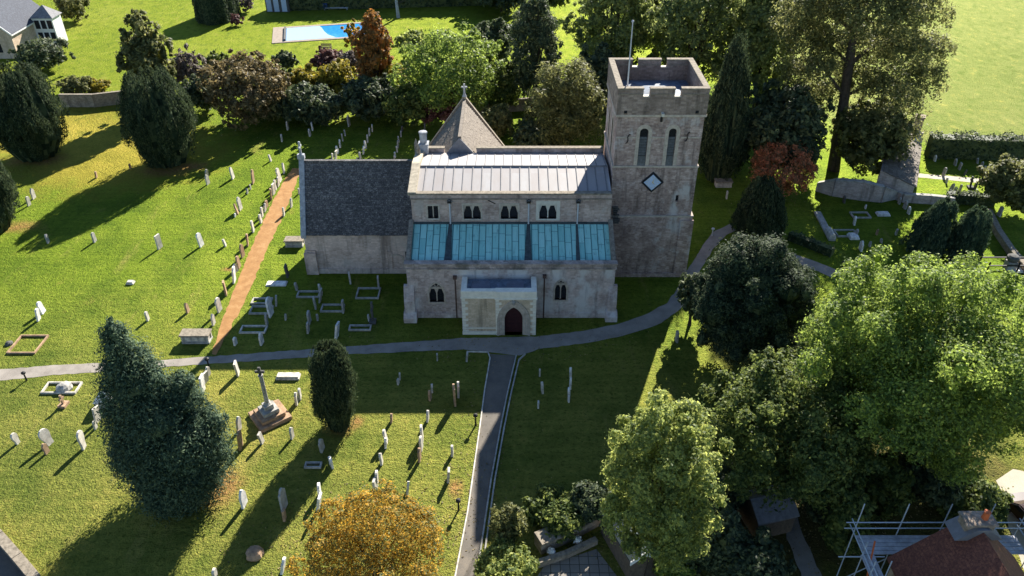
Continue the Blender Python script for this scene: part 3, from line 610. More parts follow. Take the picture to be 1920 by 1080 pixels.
mb.prism([(X-q, Z), (X, Z-q), (X+q, Z), (X, Z+q)], fnY(ty0), -0.1, -0.002)
CK = cb(mb, 'clock_surround', plain('clock_border_paint', (0.012, 0.015, 0.022), 0.6, 0.1), TW)
mb = MB(); q = 0.77; mb.prism([(X-q, Z), (X, Z-q), (X+q, Z), (X, Z+q)], fnY(ty0), -0.13, -0.101); cb(mb, 'clock_dial', 'dial', TW)
mb = MB(); fn = fnY(ty0); hm = mb
for a, L, wd in ((72, 0.42, 0.035), (-38, 0.3, 0.045)):
    a = math.radians(a); d = Vector((math.cos(a), math.sin(a))); nn = Vector((-d.y, d.x))*wd
    hb_ = MB(); hb_.prism([(X+nn.x, Z+nn.y), (X-nn.x, Z-nn.y), (X+d.x*L, Z+d.y*L)], fn, -0.155, -0.135); cb(hb_, 'clock_hand', 'gold', TW)
for k in range(12):
    a = k*math.pi/6; mb = MB(); mb.prism([(X+0.5*math.cos(a)-0.025, Z+0.5*math.sin(a)-0.025), (X+0.5*math.cos(a)+0.025, Z+0.5*math.sin(a)-0.025), (X+0.5*math.cos(a)+0.025, Z+0.5*math.sin(a)+0.025), (X+0.5*math.cos(a)-0.025, Z+0.5*math.sin(a)+0.025)], fn, -0.15, -0.131); cb(mb, 'hour_mark', 'gold', TW)
for px in ((1177, 260), (1288, 256)):                                       # S shaped iron ties
    X, Z = AY(*px, ty0); mb = MB(); S = [(-0.16, -0.42), (-0.02, -0.36), (0.04, -0.15), (0.0, 0.12), (0.06, 0.34), (0.22, 0.4)]
    if px[0] == 1177: S = [(a-0.02, b) for a, b in S]
    for a, b in zip(S, S[1:]): mb.tube((X+a[0], ty0-0.04, Z+a[1]), (X+b[0], ty0-0.04, Z+b[1]), 0.045)
    cb(mb, 'wall_tie', 'iron', TW)
mb = MB(); X, Z = AY(1242, 214, ty0-0.2); mb.box(X-0.11, X+0.11, ty0-0.6, ty0, Z-0.1, Z+0.16); mb.k = 1; mb.box(X-0.09, X+0.09, ty0-0.12, ty0+0.1, Z-0.75, Z-0.12)
cb(mb, 'water_spout', ['palestone', 'iron'], TW)
for px in ((1173, 210), (1307, 210)): mb = MB(); X, Z = AY(*px, ty0-0.12); mb.box(X-0.13, X+0.13, ty0-0.16, ty0-0.1, Z-0.12, Z+0.12); cb(mb, 'drain_hole', 'glass', TW)
X, Y = 9.75, 64.2; zt = AY(1178, 40, Y)[1]
mb = MB(); mb.tube((X, Y, 16.8), (X-0.03, Y, zt-0.1), 0.075, 0.045, 8); mb.lathe([(0.02, 0), (0.11, 0.08), (0.11, 0.16), (0.02, 0.24)], (X-0.03, Y, zt-0.12), 8)
cb(mb, 'flagpole', 'pipe', TW)
mb = MB(); X, Z = AY(1154, 402, ty0-0.15)                                       # weathered toothing stones at the nave junction
rr = random.Random(5)
for k in range(9): zz = Z-0.9+k*0.2; mb.box(X-0.35+rr.uniform(0, .15), X+0.1+rr.uniform(0, 0.35), ty0-0.28, ty0-0.1, zz, zz+0.11)
cb(mb, 'toothing_stones', 'g_dark', TW)

# transept
qx0, qx1, qy0, qy1, qe, qr = -9.1, -0.85, 69.6, 79.0, 6.3, 11.55; qm = -4.98
mb = MB(); mb.prism([(qx0+0.3, -0.2), (qx1-0.3, -0.2), (qx1-0.3, qe), (qm, qr-0.2), (qx0+0.3, qe)], fnY(qy0), 0.0, qy1-qy0); TR = cb(mb, 'transept', 'nave', CH)
mb = MB(); rngt = random.Random(9)
for sgn, xe in ((-1, qx0), (1, qx1)):
    K = 24
    for k in range(K):
        xa = xe+(qm-xe)*k/K; xb = xe+(qm-xe)*(k+1)/K; za = qe-0.2+(qr-qe+0.2)*k/K; zb = qe-0.2+(qr-qe+0.2)*(k+1)/K; yy = qy0-0.15 if za > 9.9 else ny1+0.06
        while yy < qy1+0.1:
            yn = min(yy+rngt.uniform(0.28, 0.55), qy1+0.1); j = rngt.uniform(0, 0.05); xo = sgn*0.03
            mb.add([(xa+xo,yy,za+j),(xa+xo,yn-0.01,za+j),(xb,yn-0.01,zb),(xb,yy,zb),(xa+xo,yy,za+0.08+j),(xa+xo,yn-0.01,za+0.08+j),(xb,yn-0.01,zb+0.06),(xb,yy,zb+0.06)],
                   [(3,2,1,0),(4,5,6,7),(0,1,5,4),(1,2,6,5),(2,3,7,6),(3,0,4,7)]); yy = yn
mb.box(qm-0.15, qm+0.15, qy0-0.15, qy1, qr-0.02, qr+0.14)
cb(mb, 'transept_roof', 'brownslate', TR)
mb = MB(); mb.prism([(qm-1.6, 9.7), (qm+1.6, 9.7), (qm, qr+0.05)], fnY(qy0), -0.3, -0.17); cb(mb, 'near_gable', 'leadroll', TR)
mb = MB(); mb.prism([(qx0-0.35, qe-0.4), (qm, qr+0.5), (qx1+0.35, qe-0.4), (qx1+0.0, qe-0.6), (qm, qr+0.02), (qx0-0.0, qe-0.6)], fnY(qy1), 0.0, 0.45)
cb(mb, 'gable_coping', 'lichen', TR, 0.03)
mb = MB(); mb.lathe([(0.25, 0), (0.12, 0.3), (0.1, 0.8)], (qm, qy1+0.2, qr+0.4), 8); mb.box(qm-0.08, qm+0.08, qy1+0.12, qy1+0.28, qr+1.1, qr+1.75); mb.box(qm-0.3, qm+0.3, qy1+0.13, qy1+0.27, qr+1.32, qr+1.48)
cb(mb, 'gable_cross', 'greycope', TR)

# porch
ox0, oxm, ox1, oy = -4.25, -1.38, 2.0, 54.05
dc = (AY(963, 600, 53.9)[0], 0.0, 2.95, 1.55)
mb = MB(); mb.box(ox0, ox0+0.4, oy+0.41, ay0-0.002, -0.2, 4.0); mb.box(ox1-0.4, ox1, oy+0.41, ay0-0.002, -0.2, 4.0); mb.box(ox0, oxm, oy, oy+0.4, -0.2, 3.85)
mb.sheet([(oxm, -0.2), (ox1+0.03, -0.2), (ox1+0.03, 3.85), (oxm, 3.85)], [[(a, max(b, -0.1)) for a, b in arch(*dc)]], fnY(oy-0.14), 0.55)
mb.box(oxm, oxm+0.3, oy-0.139, oy+0.3, -0.2, 3.84); mb.box(ox1-0.3, ox1+0.029, oy-0.139, oy+0.3, -0.2, 3.84)
PO = cb(mb, 'porch', 'porch', CH)
mb = MB()
mb.box(ox0-0.05, oxm, oy-0.06, oy+0.42, 3.852, 4.55); mb.box(oxm-0.03, ox1+0.09, oy-0.22, oy+0.42, 3.852, 4.6)
mb.box(ox0-0.05, ox0+0.42, oy+0.42, ay0-0.21, 3.95, 4.53); mb.box(ox1-0.36, ox1+0.09, oy+0.42, ay0-0.21, 3.95, 4.53)
mb.box(ox0-0.11, oxm-0.03, oy-0.13, oy+0.0, 3.82, 3.95); mb.box(oxm-0.08, ox1+0.15, oy-0.3, oy, 3.8, 3.94)
cb(mb, 'porch_parapet', 'cream', PO, 0.025)
mb = MB(); rr = random.Random(11)
for X, sg in ((ox0, 1), (oxm, 1), (ox1+0.04, -1)):
    mb = MB(); z_ = -0.1; k = 0; yf = (oy if X == ox0 else oy-0.14)
    while z_ < 3.7:
        wd = 0.5 if k % 2 else 0.28; a, b = sorted((X-sg*0.015, X+sg*wd)); mb.box(a, b, yf-0.02, yf+0.25, z_, z_+0.27); z_ += 0.3; k += 1
    cb(mb, 'quoin_stones', 'cream', PO, 0.012)
mb = MB(); mb.box(ox0-0.04, oxm, oy-0.1, oy, -0.2, 0.32); mb.box(ox0-0.03, oxm-0.02, oy-0.06, oy, 0.6, 0.72)
cb(mb, 'porch_plinth', 'cream', PO, 0.015)
mb = MB(); W0 = dc[3]
for k, (e, d0, d1) in enumerate(((0.0, 0.0, 0.4), (0.17, -0.02, 0.2), (0.34, -0.06, 0.05), (0.5, -0.12, 0.0))):
    o_ = arch(dc[0], 0, dc[2]+e*1.25+0.2, W0+2*e+0.3); i_ = arch(dc[0], 0, dc[2]+e*1.25, W0+2*e); mb.ring(o_, i_, fnY(oy-0.14), d0-0.005, d1+0.02)
cb(mb, 'door_arch', 'dress', PO)
mb = MB(); mb.lathe([(0.02, 0), (0.14, 0.12), (0.16, 0.35), (0.05, 0.5)], (dc[0], oy-0.34, dc[2]+0.35), 8); cb(mb, 'carved_finial', 'g_grey', PO)
mb = MB(); mb.prism([(a, max(b, 0.02)) for a, b in arch(*dc)], fnY(oy-0.14), 0.42, 0.5)
cb(mb, 'door', 'door', PO)
mb = MB(); slope(mb, ox0+0.4, ox1-0.33, oy+0.4, 4.0, ay0-0.22, 4.2, 0.05); cb(mb, 'porch_roof', 'leadblue', PO)
rl = plain('grey_roof_light', (0.13, 0.15, 0.2), 0.35, 0.3, 1.5)
for a, b in ((-3.45, -1.9), (-0.45, 1.0)): mb = MB(); mb.box(a, b, oy+0.8, ay0-0.5, 4.15, 4.27); cb(mb, 'roof_light', rl, PO, 0.02)

# ------------------------------------------------------------------ vegetation
def quads_mesh(name, V, mat_):
    """V: (n,4,3) quads -> one mesh"""
    n = V.shape[0]; me = bpy.data.meshes.new(name)
    me.vertices.add(n*4); me.vertices.foreach_set('co', V.astype(np.float32).ravel())
    me.loops.add(n*4); me.loops.foreach_set('vertex_index', np.arange(n*4, dtype=np.int32))
    me.polygons.add(n); me.polygons.foreach_set('loop_start', np.arange(0, n*4, 4, dtype=np.int32))
    me.update(calc_edges=True); me.materials.append(M[mat_]); return me
def unit(a): return a/np.maximum(np.linalg.norm(a, axis=1, keepdims=True), 1e-6)
def leaf_quads(P, N, s, asp, rng, axis=None):
    r = rng.normal(size=P.shape) if axis is None else axis
    U = unit(r-N*(r*N).sum(1, keepdims=True)) if axis is None else unit(axis)
    Vv = unit(np.cross(N, U)); s = s[:, None]
    b = P+N*0.0
    return np.stack([b-U*s, b+Vv*s*asp, b+U*s, b-Vv*s*asp], axis=1)
def blob_core(b, k, rng, rings=6, seg=10):
    cx, cy, cz, rx, ry, rz = b; out = []
    th = np.linspace(0.02, math.pi-0.02, rings+1); ph = np.linspace(0, 2*math.pi, seg+1)
    R = 1+rng.uniform(-0.15, 0.15, (rings+1, seg+1)); R[:, -1] = R[:, 0]
    Pt = np.zeros((rings+1, seg+1, 3))
    Pt[..., 0] = cx+k*rx*R*np.sin(th)[:, None]*np.cos(ph)[None]; Pt[..., 1] = cy+k*ry*R*np.sin(th)[:, None]*np.sin(ph)[None]; Pt[..., 2] = cz+k*rz*R*np.cos(th)[:, None]
    for i in range(rings):
        for j in range(seg): out.append([Pt[i, j], Pt[i+1, j], Pt[i+1, j+1], Pt[i, j+1]])
    return np.array(out)
def crown_mesh(name, blobs, n, leaf, mat_, seed, clump=26, cs=0.42, core=0.62, up=0.35, asp=0.55, inner=0.66):
    """tufts of small leaves standing on a cluster of billows; gaps between the tufts let the darker inside show"""
    rng = np.random.default_rng(seed); B = np.array(blobs, float); area = B[:, 3]*B[:, 5]; pr = area/area.sum()
    nc = max(8, n//clump); m = nc*3; idx = rng.choice(len(B), m, p=pr); b = B[idx]
    d = unit(rng.normal(size=(m, 3))); d[:, 2] = np.where(rng.random(m) < 0.5, np.abs(d[:, 2]), d[:, 2])
    rad = inner+(1.2-inner)*rng.random((m, 1))**0.8
    C = b[:, :3]+d*b[:, 3:]*rad
    keep = np.ones(m, bool)
    for k, q in enumerate(B):                                  # drop tufts buried in another billow
        dd = (((C-q[:3])/q[3:])**2).sum(1); keep &= ~((dd < 0.55) & (idx != k))
    keep &= C[:, 2] > 0.05
    C = C[keep][:nc]; d = d[keep][:nc]; sc = b[keep][:nc, 3]; nc = len(C)
    tr_ = cs*np.clip(sc*0.5, 0.3, 1.0)*rng.uniform(0.5, 1.4, nc); D = np.repeat(d, clump, 0)
    o = rng.normal(size=(nc*clump, 3)); o = o-D*(o*D).sum(1, keepdims=True)*0.35
    P = np.repeat(C, clump, 0)+o*np.repeat(tr_, clump)[:, None]*0.62
    N = unit(D*0.6+o*0.45+rng.normal(size=P.shape)*0.5+np.array([0, 0, up]))
    s = leaf*rng.uniform(0.5, 1.3, len(P)); P[:, 2] = np.maximum(P[:, 2], 0.05)
    V = leaf_quads(P, N, s, asp, rng)
    if core: V = np.concatenate([V]+[blob_core(q, core, rng) for q in B])
    return quads_mesh(name, V, mat_)
def trunk(parent, h, r, limbs, seed, loc_z=0.0, twist=0.1):
    rng = random.Random(seed); mb = MB(); prev = Vector((0, 0, -0.2)); k = 5
    for i in range(1, k+1):
        t = i/k; q = Vector((rng.uniform(-1, 1)*twist*h*t*0.3, rng.uniform(-1, 1)*twist*h*t*0.3, h*t)); ra = r*(1-0.6*(i-1)/k)*(1.35 if i == 1 else 1); mb.tube(prev, q, ra, r*(1-0.6*i/k), 8, False)
        if i >= 2:
            for L in limbs[(i-2)::4]: 
                L = Vector(L); mid = q.lerp(L, 0.5)+Vector((0, 0, 0.12*(L-q).length)); rb = r*(1-0.6*i/k)*0.55; mb.tube(q, mid, rb, rb*0.6, 6, False); mb.tube(mid, L, rb*0.6, rb*0.2, 5, False)
        prev = q
    return mb.build('trunk', 'bark', parent)
def fit(bb, hb=None, Y=None):
    """photo bounding box of a crown -> its standing place and radii"""
    x0, y0, x1, y1 = bb; cx, cy = (x0+x1)/2, (y0+y1)/2
    def at_(Y):
        X, Z = AY(cx, cy, Y); dp = depth(Y, Z); rx = (x1-x0)*dp/2/F; v = (y1-y0)*dp/2/F
        th = PITCH+math.atan((cy-540)/F); a = v*v-(rx*math.sin(th))**2; rz = math.sqrt(a)/math.cos(th) if a > 0 else 0.4*rx
        rz = min(max(rz, 0.45*rx), 12.0); return X, Z, rx, rz
    if Y is None:
        lo_, hi = 15.0, 240.0
        for _ in range(50):
            Y = (lo_+hi)/2; X, Z, rx, rz = at_(Y)
            if Z-rz > hb: lo_ = Y
            else: hi = Y
    X, Z, rx, rz = at_(Y); return X, Y, Z, rx, rz
SEED = [100]
def tree(name, label, cat, bb, mat_, n, leaf, hb=1.0, Y=None, group=None, nb=16, core=0.5, sub=0.42, cs=0.6, up=0.35, clump=42, tr=True, top=1.0, asp=0.55):
    SEED[0] += 1; sd = SEED[0]; rng = np.random.default_rng(sd)
    X, Y, Z, rx, rz = fit(bb, hb, Y); rx *= 0.93; rz *= 0.95; o = thing(name, label, cat, (X, Y, 0), 0, group)
    blobs = [(0, 0, Z, rx*0.6, rx*0.6, rz*0.64)]; k = 0
    for i in range(nb):                                       # billows around the crown, spread evenly (golden angle)
        zz = 1-2*(i+0.5)/nb; zz = zz*0.95+0.05; a = i*2.39996+rng.uniform(-0.4, 0.4); rr = math.sqrt(max(0, 1-zz*zz))
        s_ = sub*rng.uniform(0.6, 1.25); q = (1-s_*0.85)*rng.uniform(0.74, 1.16); tp = 1-(1-top)*max(0, zz)
        blobs.append((rx*q*rr*math.cos(a)*tp, rx*q*rr*math.sin(a)*tp, Z+rz*q*zz, rx*s_, rx*s_, max(rz*s_*0.9, rx*s_*0.55)))
    for i in range(int(nb*0.9)):
        zz = rng.uniform(-0.5, 0.98); a = rng.uniform(0, 2*math.pi); rr = math.sqrt(1-zz*zz); s_ = rng.uniform(0.07, 0.15); q = rng.uniform(0.92, 1.2); tp = 1-(1-top)*max(0, zz)
        blobs.append((rx*q*rr*math.cos(a)*tp, rx*q*rr*math.sin(a)*tp, max(0.3, Z+rz*q*zz*0.95), rx*s_, rx*s_, rx*s_*1.2))
    me = crown_mesh('crown', blobs, n, leaf, mat_, sd, clump, cs, core, up, asp); c = bpy.data.objects.new('crown', me); COL.objects.link(c); c.parent = o
    if tr:
        lim = [(b[0]*0.8, b[1]*0.8, b[2]) for b in blobs[1:13] if b[2] > Z-rz*0.4]; trunk(o, max(0.6, Z), max(0.08, 0.045*(Z+rz)*0.6), lim, sd)
    return o
def spire(name, label, cat, bb_base, prof, h, mat_, n, leaf, seed, group=None, plume=1.6, core=0.74, lean=(0, 0), spread=0.3, nplume=120, asp=0.28):
    """upright evergreen of rising plumes; prof: radius at equal steps of height"""
    rng = np.random.default_rng(seed); X, Y = bb_base; o = thing(name, label, cat, (X, Y, 0), 0, group)
    pz = np.linspace(0, 1, len(prof)); nl = 13; th = (rng.integers(0, nl, nplume)+rng.normal(size=nplume)*0.16)*2*math.pi/nl+seed; t0 = rng.random(nplume)**0.85*0.93
    R = np.interp(t0, pz, prof); rr = R*np.where(rng.random(nplume) < 0.85, rng.uniform(0.84, 1.1, nplume), rng.uniform(0.2, 0.85, nplume))
    th = th+t0*0.35*rng.normal(size=nplume)*0.4; base = np.stack([rr*np.cos(th), rr*np.sin(th), t0*h], 1); L = plume*rng.uniform(0.7, 1.35, nplume); L = np.minimum(L, (h*1.04-base[:, 2])+0.25)
    t1 = np.minimum(1, t0+L/h); R1 = np.interp(t1, pz, prof)
    tip = np.stack([(R1*0.6+rr*0.4)*np.cos(th), (R1*0.6+rr*0.4)*np.sin(th), base[:, 2]+L], 1)+rng.normal(size=(nplume, 3))*0.08
    ax = unit(tip-base); k = max(6, n//nplume); f = rng.random((nplume, k))**0.9; wd = 0.36*(np.sin(np.pi*np.clip(f*0.85+0.12, 0, 1)))*np.minimum(1, L/1.2)[:, None]*(plume/1.6)**0.5
    P = base[:, None]+(tip-base)[:, None]*f[..., None]; off = rng.normal(size=(nplume, k, 3)); off = off-(off*ax[:, None]).sum(2, keepdims=True)*ax[:, None]; off = off/np.maximum(np.linalg.norm(off, axis=2, keepdims=True), 1e-6)
    P = (P+off*wd[..., None]*rng.uniform(0.5, 1.1, (nplume, k, 1))).reshape(-1, 3); o_ = off.reshape(-1, 3)
    U = unit(np.repeat(ax, k, 0)+o_*spread+rng.normal(size=P.shape)*0.28); N = unit(o_+rng.normal(size=P.shape)*0.45); N = unit(N-U*(N*U).sum(1, keepdims=True))
    V = leaf_quads(P, N, leaf*rng.uniform(0.6, 1.2, len(P)), asp, rng, U)
    seg = 52; T = np.linspace(0, 0.97, 14); RR = np.interp(T, pz, prof)*core; ph = np.linspace(0, 2*math.pi, seg+1); W = 1+0.10*np.cos(nl*(ph-seed))[None]+rng.uniform(-0.06, 0.06, (14, seg+1)); W[:, -1] = W[:, 0]
    Pt = np.zeros((14, seg+1, 3)); Pt[..., 0] = RR[:, None]*W*np.cos(ph); Pt[..., 1] = RR[:, None]*W*np.sin(ph); Pt[..., 2] = (T*h)[:, None]+0.02
    C = np.array([[Pt[i, j], Pt[i, j+1], Pt[i+1, j+1], Pt[i+1, j]] for i in range(13) for j in range(seg)])
    V = np.concatenate([V, C]); V[..., 0] += V[..., 2]*lean[0]; V[..., 1] += V[..., 2]*lean[1]
    me = quads_mesh('crown', V, mat_); c = bpy.data.objects.new('crown', me); COL.objects.link(c); c.parent = o
    mb = MB(); r0 = max(0.15, prof[0]*0.35); mb.tube((0, 0, -0.2), (lean[0]*h*0.5, lean[1]*h*0.5, h*0.5), r0, r0*0.5, 8); mb.build('trunk', 'bark', o); return o
def top_of(px, Y): return AY(px[0], px[1], Y)[1]

# four clipped-looking columnar yews on the left and centre
def yew(label, base, top, wpx, prof, seed, n=16000, nplume=170, plume=1.8, name='yew_tree', leaf=0.17, lean=(0, 0), mat_='L_yew', group=None, **k):
    X, Y = G(*base); h = top_of(top, Y); dp = depth(Y, h*0.5); R = wpx*dp/2/F*0.9; h *= 0.955
    return spire(name, label, 'tree', (X, Y), [p*R for p in prof], h, mat_, n, leaf, seed, group, plume, lean=lean, nplume=nplume, **k)
egg = [0.60, 0.80, 0.92, 0.98, 1.0, 0.98, 0.92, 0.82, 0.66, 0.38]
vase = [0.62, 0.74, 0.86, 0.96, 1.0, 0.97, 0.88, 0.76, 0.58, 0.3]
GY = 'columnar yews standing in the churchyard'
yew('large dark egg-shaped yew with a long shadow, right of two in the upper left', (318, 304), (285, 138), 142, egg, 11, 34000, 170, 3.2, group=GY)
yew('large dark egg-shaped yew cut by the left edge, below the stone house', (72, 292), (40, 130), 150, egg, 12, 34000, 170, 3.2, group=GY)
yew('dark yew half cut off by the left edge, lowest of the left three', (-10, 430), (-35, 285), 125, egg, 13, 30000, 150, 3.0, group=GY)
yew('small fluted vase-shaped yew beside the stone cross, alone on the front lawn', (637, 798), (625, 652), 86, vase, 14, 26000, 120, 2.4, leaf=0.13, group=GY)
yew('drooping dark yew at the foot of the red acer', (1415, 450), (1428, 340), 104, [0.95, 1.0, 1.0, 0.98, 0.94, 0.88, 0.78, 0.62, 0.42, 0.18], 15, 16000, 170, 1.8, group=GY)
yew('left and taller of the two clipped conifers on the sunny right lawn', (1733, 470), (1760, 380), 92, [1.0, 1.0, 0.97, 0.92, 0.84, 0.74, 0.62, 0.48, 0.33, 0.15], 16, 12000, 120, 1.5, 'clipped_conifer', lean=(0.12, 0), mat_='L_cyp')
yew('right and blockier of the two clipped conifers on the sunny right lawn', (1798, 488), (1812, 396), 64, [0.95, 1.0, 1.0, 1.0, 0.98, 0.95, 0.9, 0.8, 0.62, 0.3], 17, 10000, 100, 1.4, 'clipped_conifer', lean=(0.06, 0), mat_='L_cyp')
yew('tall narrow dark conifer standing close to the right of the church tower', (1345, 335), (1362, 66), 92, [0.7, 0.9, 1.0, 0.98, 0.92, 0.83, 0.7, 0.54, 0.36, 0.12], 18, 20000, 210, 2.2, 'columnar_conifer', leaf=0.2)

# big blue-green cypress, lower left: a leaning main spire with lower shoulders
def cypress():
    X, Y = G(352, 925); o = thing('cypress_tree', 'big dark blue-green cypress with a tall spire and lower shoulders, lower left', 'tree', (X, Y, 0))
    def q(px, py, dy, r, rz=None):
        x, z = AY(px, py, Y+dy); dp = depth(Y+dy, z); rr = r*dp/F; return (x-X, dy, z, rr, rr, (rz or r)*dp/F)
    bl = [q(212, 622, 0.3, 18, 30), q(222, 650, 0.3, 26, 34), q(238, 685, 0.2, 38), q(245, 725, 0, 46), q(262, 765, 0, 52), q(278, 800, -0.2, 56), q(290, 840, -0.3, 62), q(318, 880, -0.3, 66), q(345, 912, 0, 60),
          q(340, 722, 0.4, 20, 26), q(348, 750, 0.5, 30), q(368, 788, 0.3, 34), q(380, 830, 0.2, 40), q(384, 872, 0.1, 40), q(345, 830, -0.8, 46), q(268, 850, 0.6, 45), q(330, 925, -0.6, 48), q(300, 790, -0.9, 38), q(296, 735, 0.3, 26), q(250, 790, 0.5, 40), q(282, 712, 0.2, 30), q(305, 728, 0.2, 26), q(328, 748, 0.1, 26), q(400, 790, 0.3, 22), q(405, 850, 0.2, 26), q(310, 905, -0.9, 44), q(370, 930, -0.2, 40)]
    bl = [(a, b, max(c, f_*0.85), d, e, f_) for a, b, c, d, e, f_ in bl]
    me = crown_mesh('crown', bl, 80000, 0.115, 'L_cyp', 41, 60, 0.85, 0.74, 0.55, 0.34, 0.84); c = bpy.data.objects.new('crown', me); COL.objects.link(c); c.parent = o
    mb = MB(); mb.tube((0, 0, -0.2), (-0.3, 0, 6), 0.4, 0.15, 8); mb.build('trunk', 'bark', o)
cypress()

B = 'trees and shrubs along the far boundary of the churchyard'
T = tree
T('deciduous_tree', 'tall narrow olive-green tree with ragged top on the bright lawn, upper left', 'tree', (226, 24, 325, 200), 'L_olive', 12000, 0.3, 0.6, top=0.55, nb=20, sub=0.34, core=0.5)
T('deciduous_tree', 'broad brown-leaved tree behind the second large yew', 'tree', (375, 98, 545, 232), 'L_brown', 22000, 0.23, 0.2, group=B, core=0.35, cs=0.4)
T('shrub', 'bare mauve-grey twiggy shrub left of the broad brown tree', 'shrub', (320, 92, 388, 180), 'L_mauve', 8000, 0.16, 0.1, core=0.4, tr=False)
T('shrub', 'small mid-green shrub between the mauve shrub and the brown tree', 'shrub', (382, 94, 430, 145), 'L_green', 4000, 0.22, 0.1, tr=False)
T('shrub', 'rounded dark green bush at the garden edge, left of the purple shrub', 'shrub', (512, 96, 554, 134), 'L_dark', 5000, 0.2, 0.0, core=0.8, tr=False)
T('shrub', 'dark purple-red shrub in front of the garden bench', 'shrub', (583, 90, 652, 140), 'L_purple', 6000, 0.22, 0.0, core=0.7, tr=False)
T('shrub', 'pinkish brown twiggy shrub at the foot of the russet tree', 'shrub', (628, 92, 685, 150), 'L_mauve', 6000, 0.2, 0.0, core=0.5, tr=False)
T('shrub', 'yellow-green bush left of the brighter yellow one, under the purple shrub', 'shrub', (533, 122, 602, 190), 'L_yellow', 8000, 0.25, 0.1, group=B, tr=False)
T('shrub', 'bright yellow-topped bush left of the tall russet tree', 'shrub', (590, 116, 668, 190), 'L_yellow', 9000, 0.25, 0.1, group=B, tr=False)
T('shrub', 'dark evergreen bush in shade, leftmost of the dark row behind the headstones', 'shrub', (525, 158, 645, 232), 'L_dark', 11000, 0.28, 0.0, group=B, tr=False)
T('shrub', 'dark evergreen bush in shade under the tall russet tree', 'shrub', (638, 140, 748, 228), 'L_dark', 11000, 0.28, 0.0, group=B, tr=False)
T('shrub', 'dark green bush in shade between the russet tree and the pyramid roof', 'shrub', (718, 158, 812, 235), 'L_green', 9000, 0.28, 0.0, group=B, tr=False)
T('shrub', 'dark shaded shrub at the lawn edge, right foot of the broad brown tree', 'shrub', (455, 165, 540, 232), 'L_olive', 9000, 0.24, 0.0, group=B, tr=False, cs=0.7)
T('shrub', 'mid green bush filling the hedge between brown tree and yellow-green bush', 'shrub', (490, 125, 560, 195), 'L_green', 8000, 0.24, 0.0, group=B, tr=False, cs=0.7)
T('shrub', 'green bush in the boundary belt between light green tree and pine', 'shrub', (890, 110, 985, 212), 'L_green', 11000, 0.24, 0.0, group=B, tr=False, cs=0.7)
T('shrub', 'yellow-green bush in front of the foot of the russet tree', 'shrub', (690, 120, 770, 195), 'L_yellow', 8000, 0.22, 0.0, group=B, tr=False, cs=0.7)
T('shrub', 'dark green bush between the second large yew and the mauve shrub', 'shrub', (345, 140, 410, 212), 'L_dark', 8000, 0.22, 0.0, group=B, tr=False, cs=0.7)
T('deciduous_tree', 'tall narrow russet and orange tree beside the swimming pool', 'tree', (660, 18, 742, 195), 'L_russet', 11000, 0.24, 0.4, top=0.7, nb=20, sub=0.36, core=0.5)
T('sapling', 'small yellow sapling in front of the pool, left of the russet tree', 'tree', (640, 38, 674, 96), 'L_autumn', 1600, 0.24, 0.6, core=0.0)
T('deciduous_tree', 'large light green spreading tree behind the pyramid roof', 'tree', (745, 52, 950, 222), 'L_lime', 30000, 0.2, 0.6, group=B, core=0.0, nb=30, sub=0.28, cs=0.8)
T('shrub', 'dark round-topped evergreen behind the light green tree on its right', 'shrub', (878, 40, 965, 125), 'L_dark', 7000, 0.3, 0.1, tr=False)
T('shrub', 'small grey-green shrub on the lawn behind the light green tree, left side', 'shrub', (742, 56, 812, 112), 'L_ash', 5000, 0.27, 0.1, tr=False)
T('pine_tree', 'tall dark feathery pine left of the tree mass behind the tower', 'tree', (950, -18, 1058, 205), 'L_dark', 24000, 0.24, 1.0, top=0.5, nb=28, sub=0.32, core=0.3, asp=0.3, cs=0.8)
T('deciduous_tree', 'dark drooping tree between the pine and the church tower', 'tree', (985, 122, 1135, 285), 'L_olive', 22000, 0.24, 0.4, core=0.5, asp=0.3, cs=0.8)
T('shrub', 'reddish brown shrub in shade just left of the pyramid roof apex', 'shrub', (782, 168, 872, 232), 'L_purple', 6000, 0.25, 0.0, tr=False)
T('shrub', 'olive shrub in shade just right of the pyramid roof', 'shrub', (895, 195, 965, 262), 'L_olive', 6000, 0.25, 0.0, tr=False)
T('shrub', 'dark green shrub behind the nave roof near the tower', 'shrub', (960, 225, 1075, 282), 'L_dark', 8000, 0.28, 0.0, tr=False)
D = 'tall trees behind the church tower'
T('deciduous_tree', 'tall green tree directly behind the flagpole', 'tree', (1068, -75, 1240, 165), 'L_wood', 28000, 0.25, 1.5, group=D, nb=28, sub=0.3, core=0.15, cs=0.8)
T('deciduous_tree', 'tall tree with sunlit light green edge behind the right of the tower', 'tree', (1205, -70, 1418, 190), 'L_wood', 32000, 0.24, 1.5, group=D, nb=30, sub=0.28, core=0.15, cs=0.8)
T('deciduous_tree', 'dark tall tree left of the great olive-green tree at the field edge', 'tree', (1372, -85, 1510, 225), 'L_wood', 24000, 0.27, 1.0, group=D, nb=24, core=0.3, cs=0.8)
T('shrub', 'dark shaded undergrowth left of the great trunk', 'shrub', (1385, 160, 1550, 335), 'L_dark', 18000, 0.3, 0.0, tr=False)
T('shrub', 'dull olive thicket above the curved stone wall', 'shrub', (1560, 190, 1700, 335), 'L_olive', 12000, 0.28, 0.0, tr=False, core=0.5)

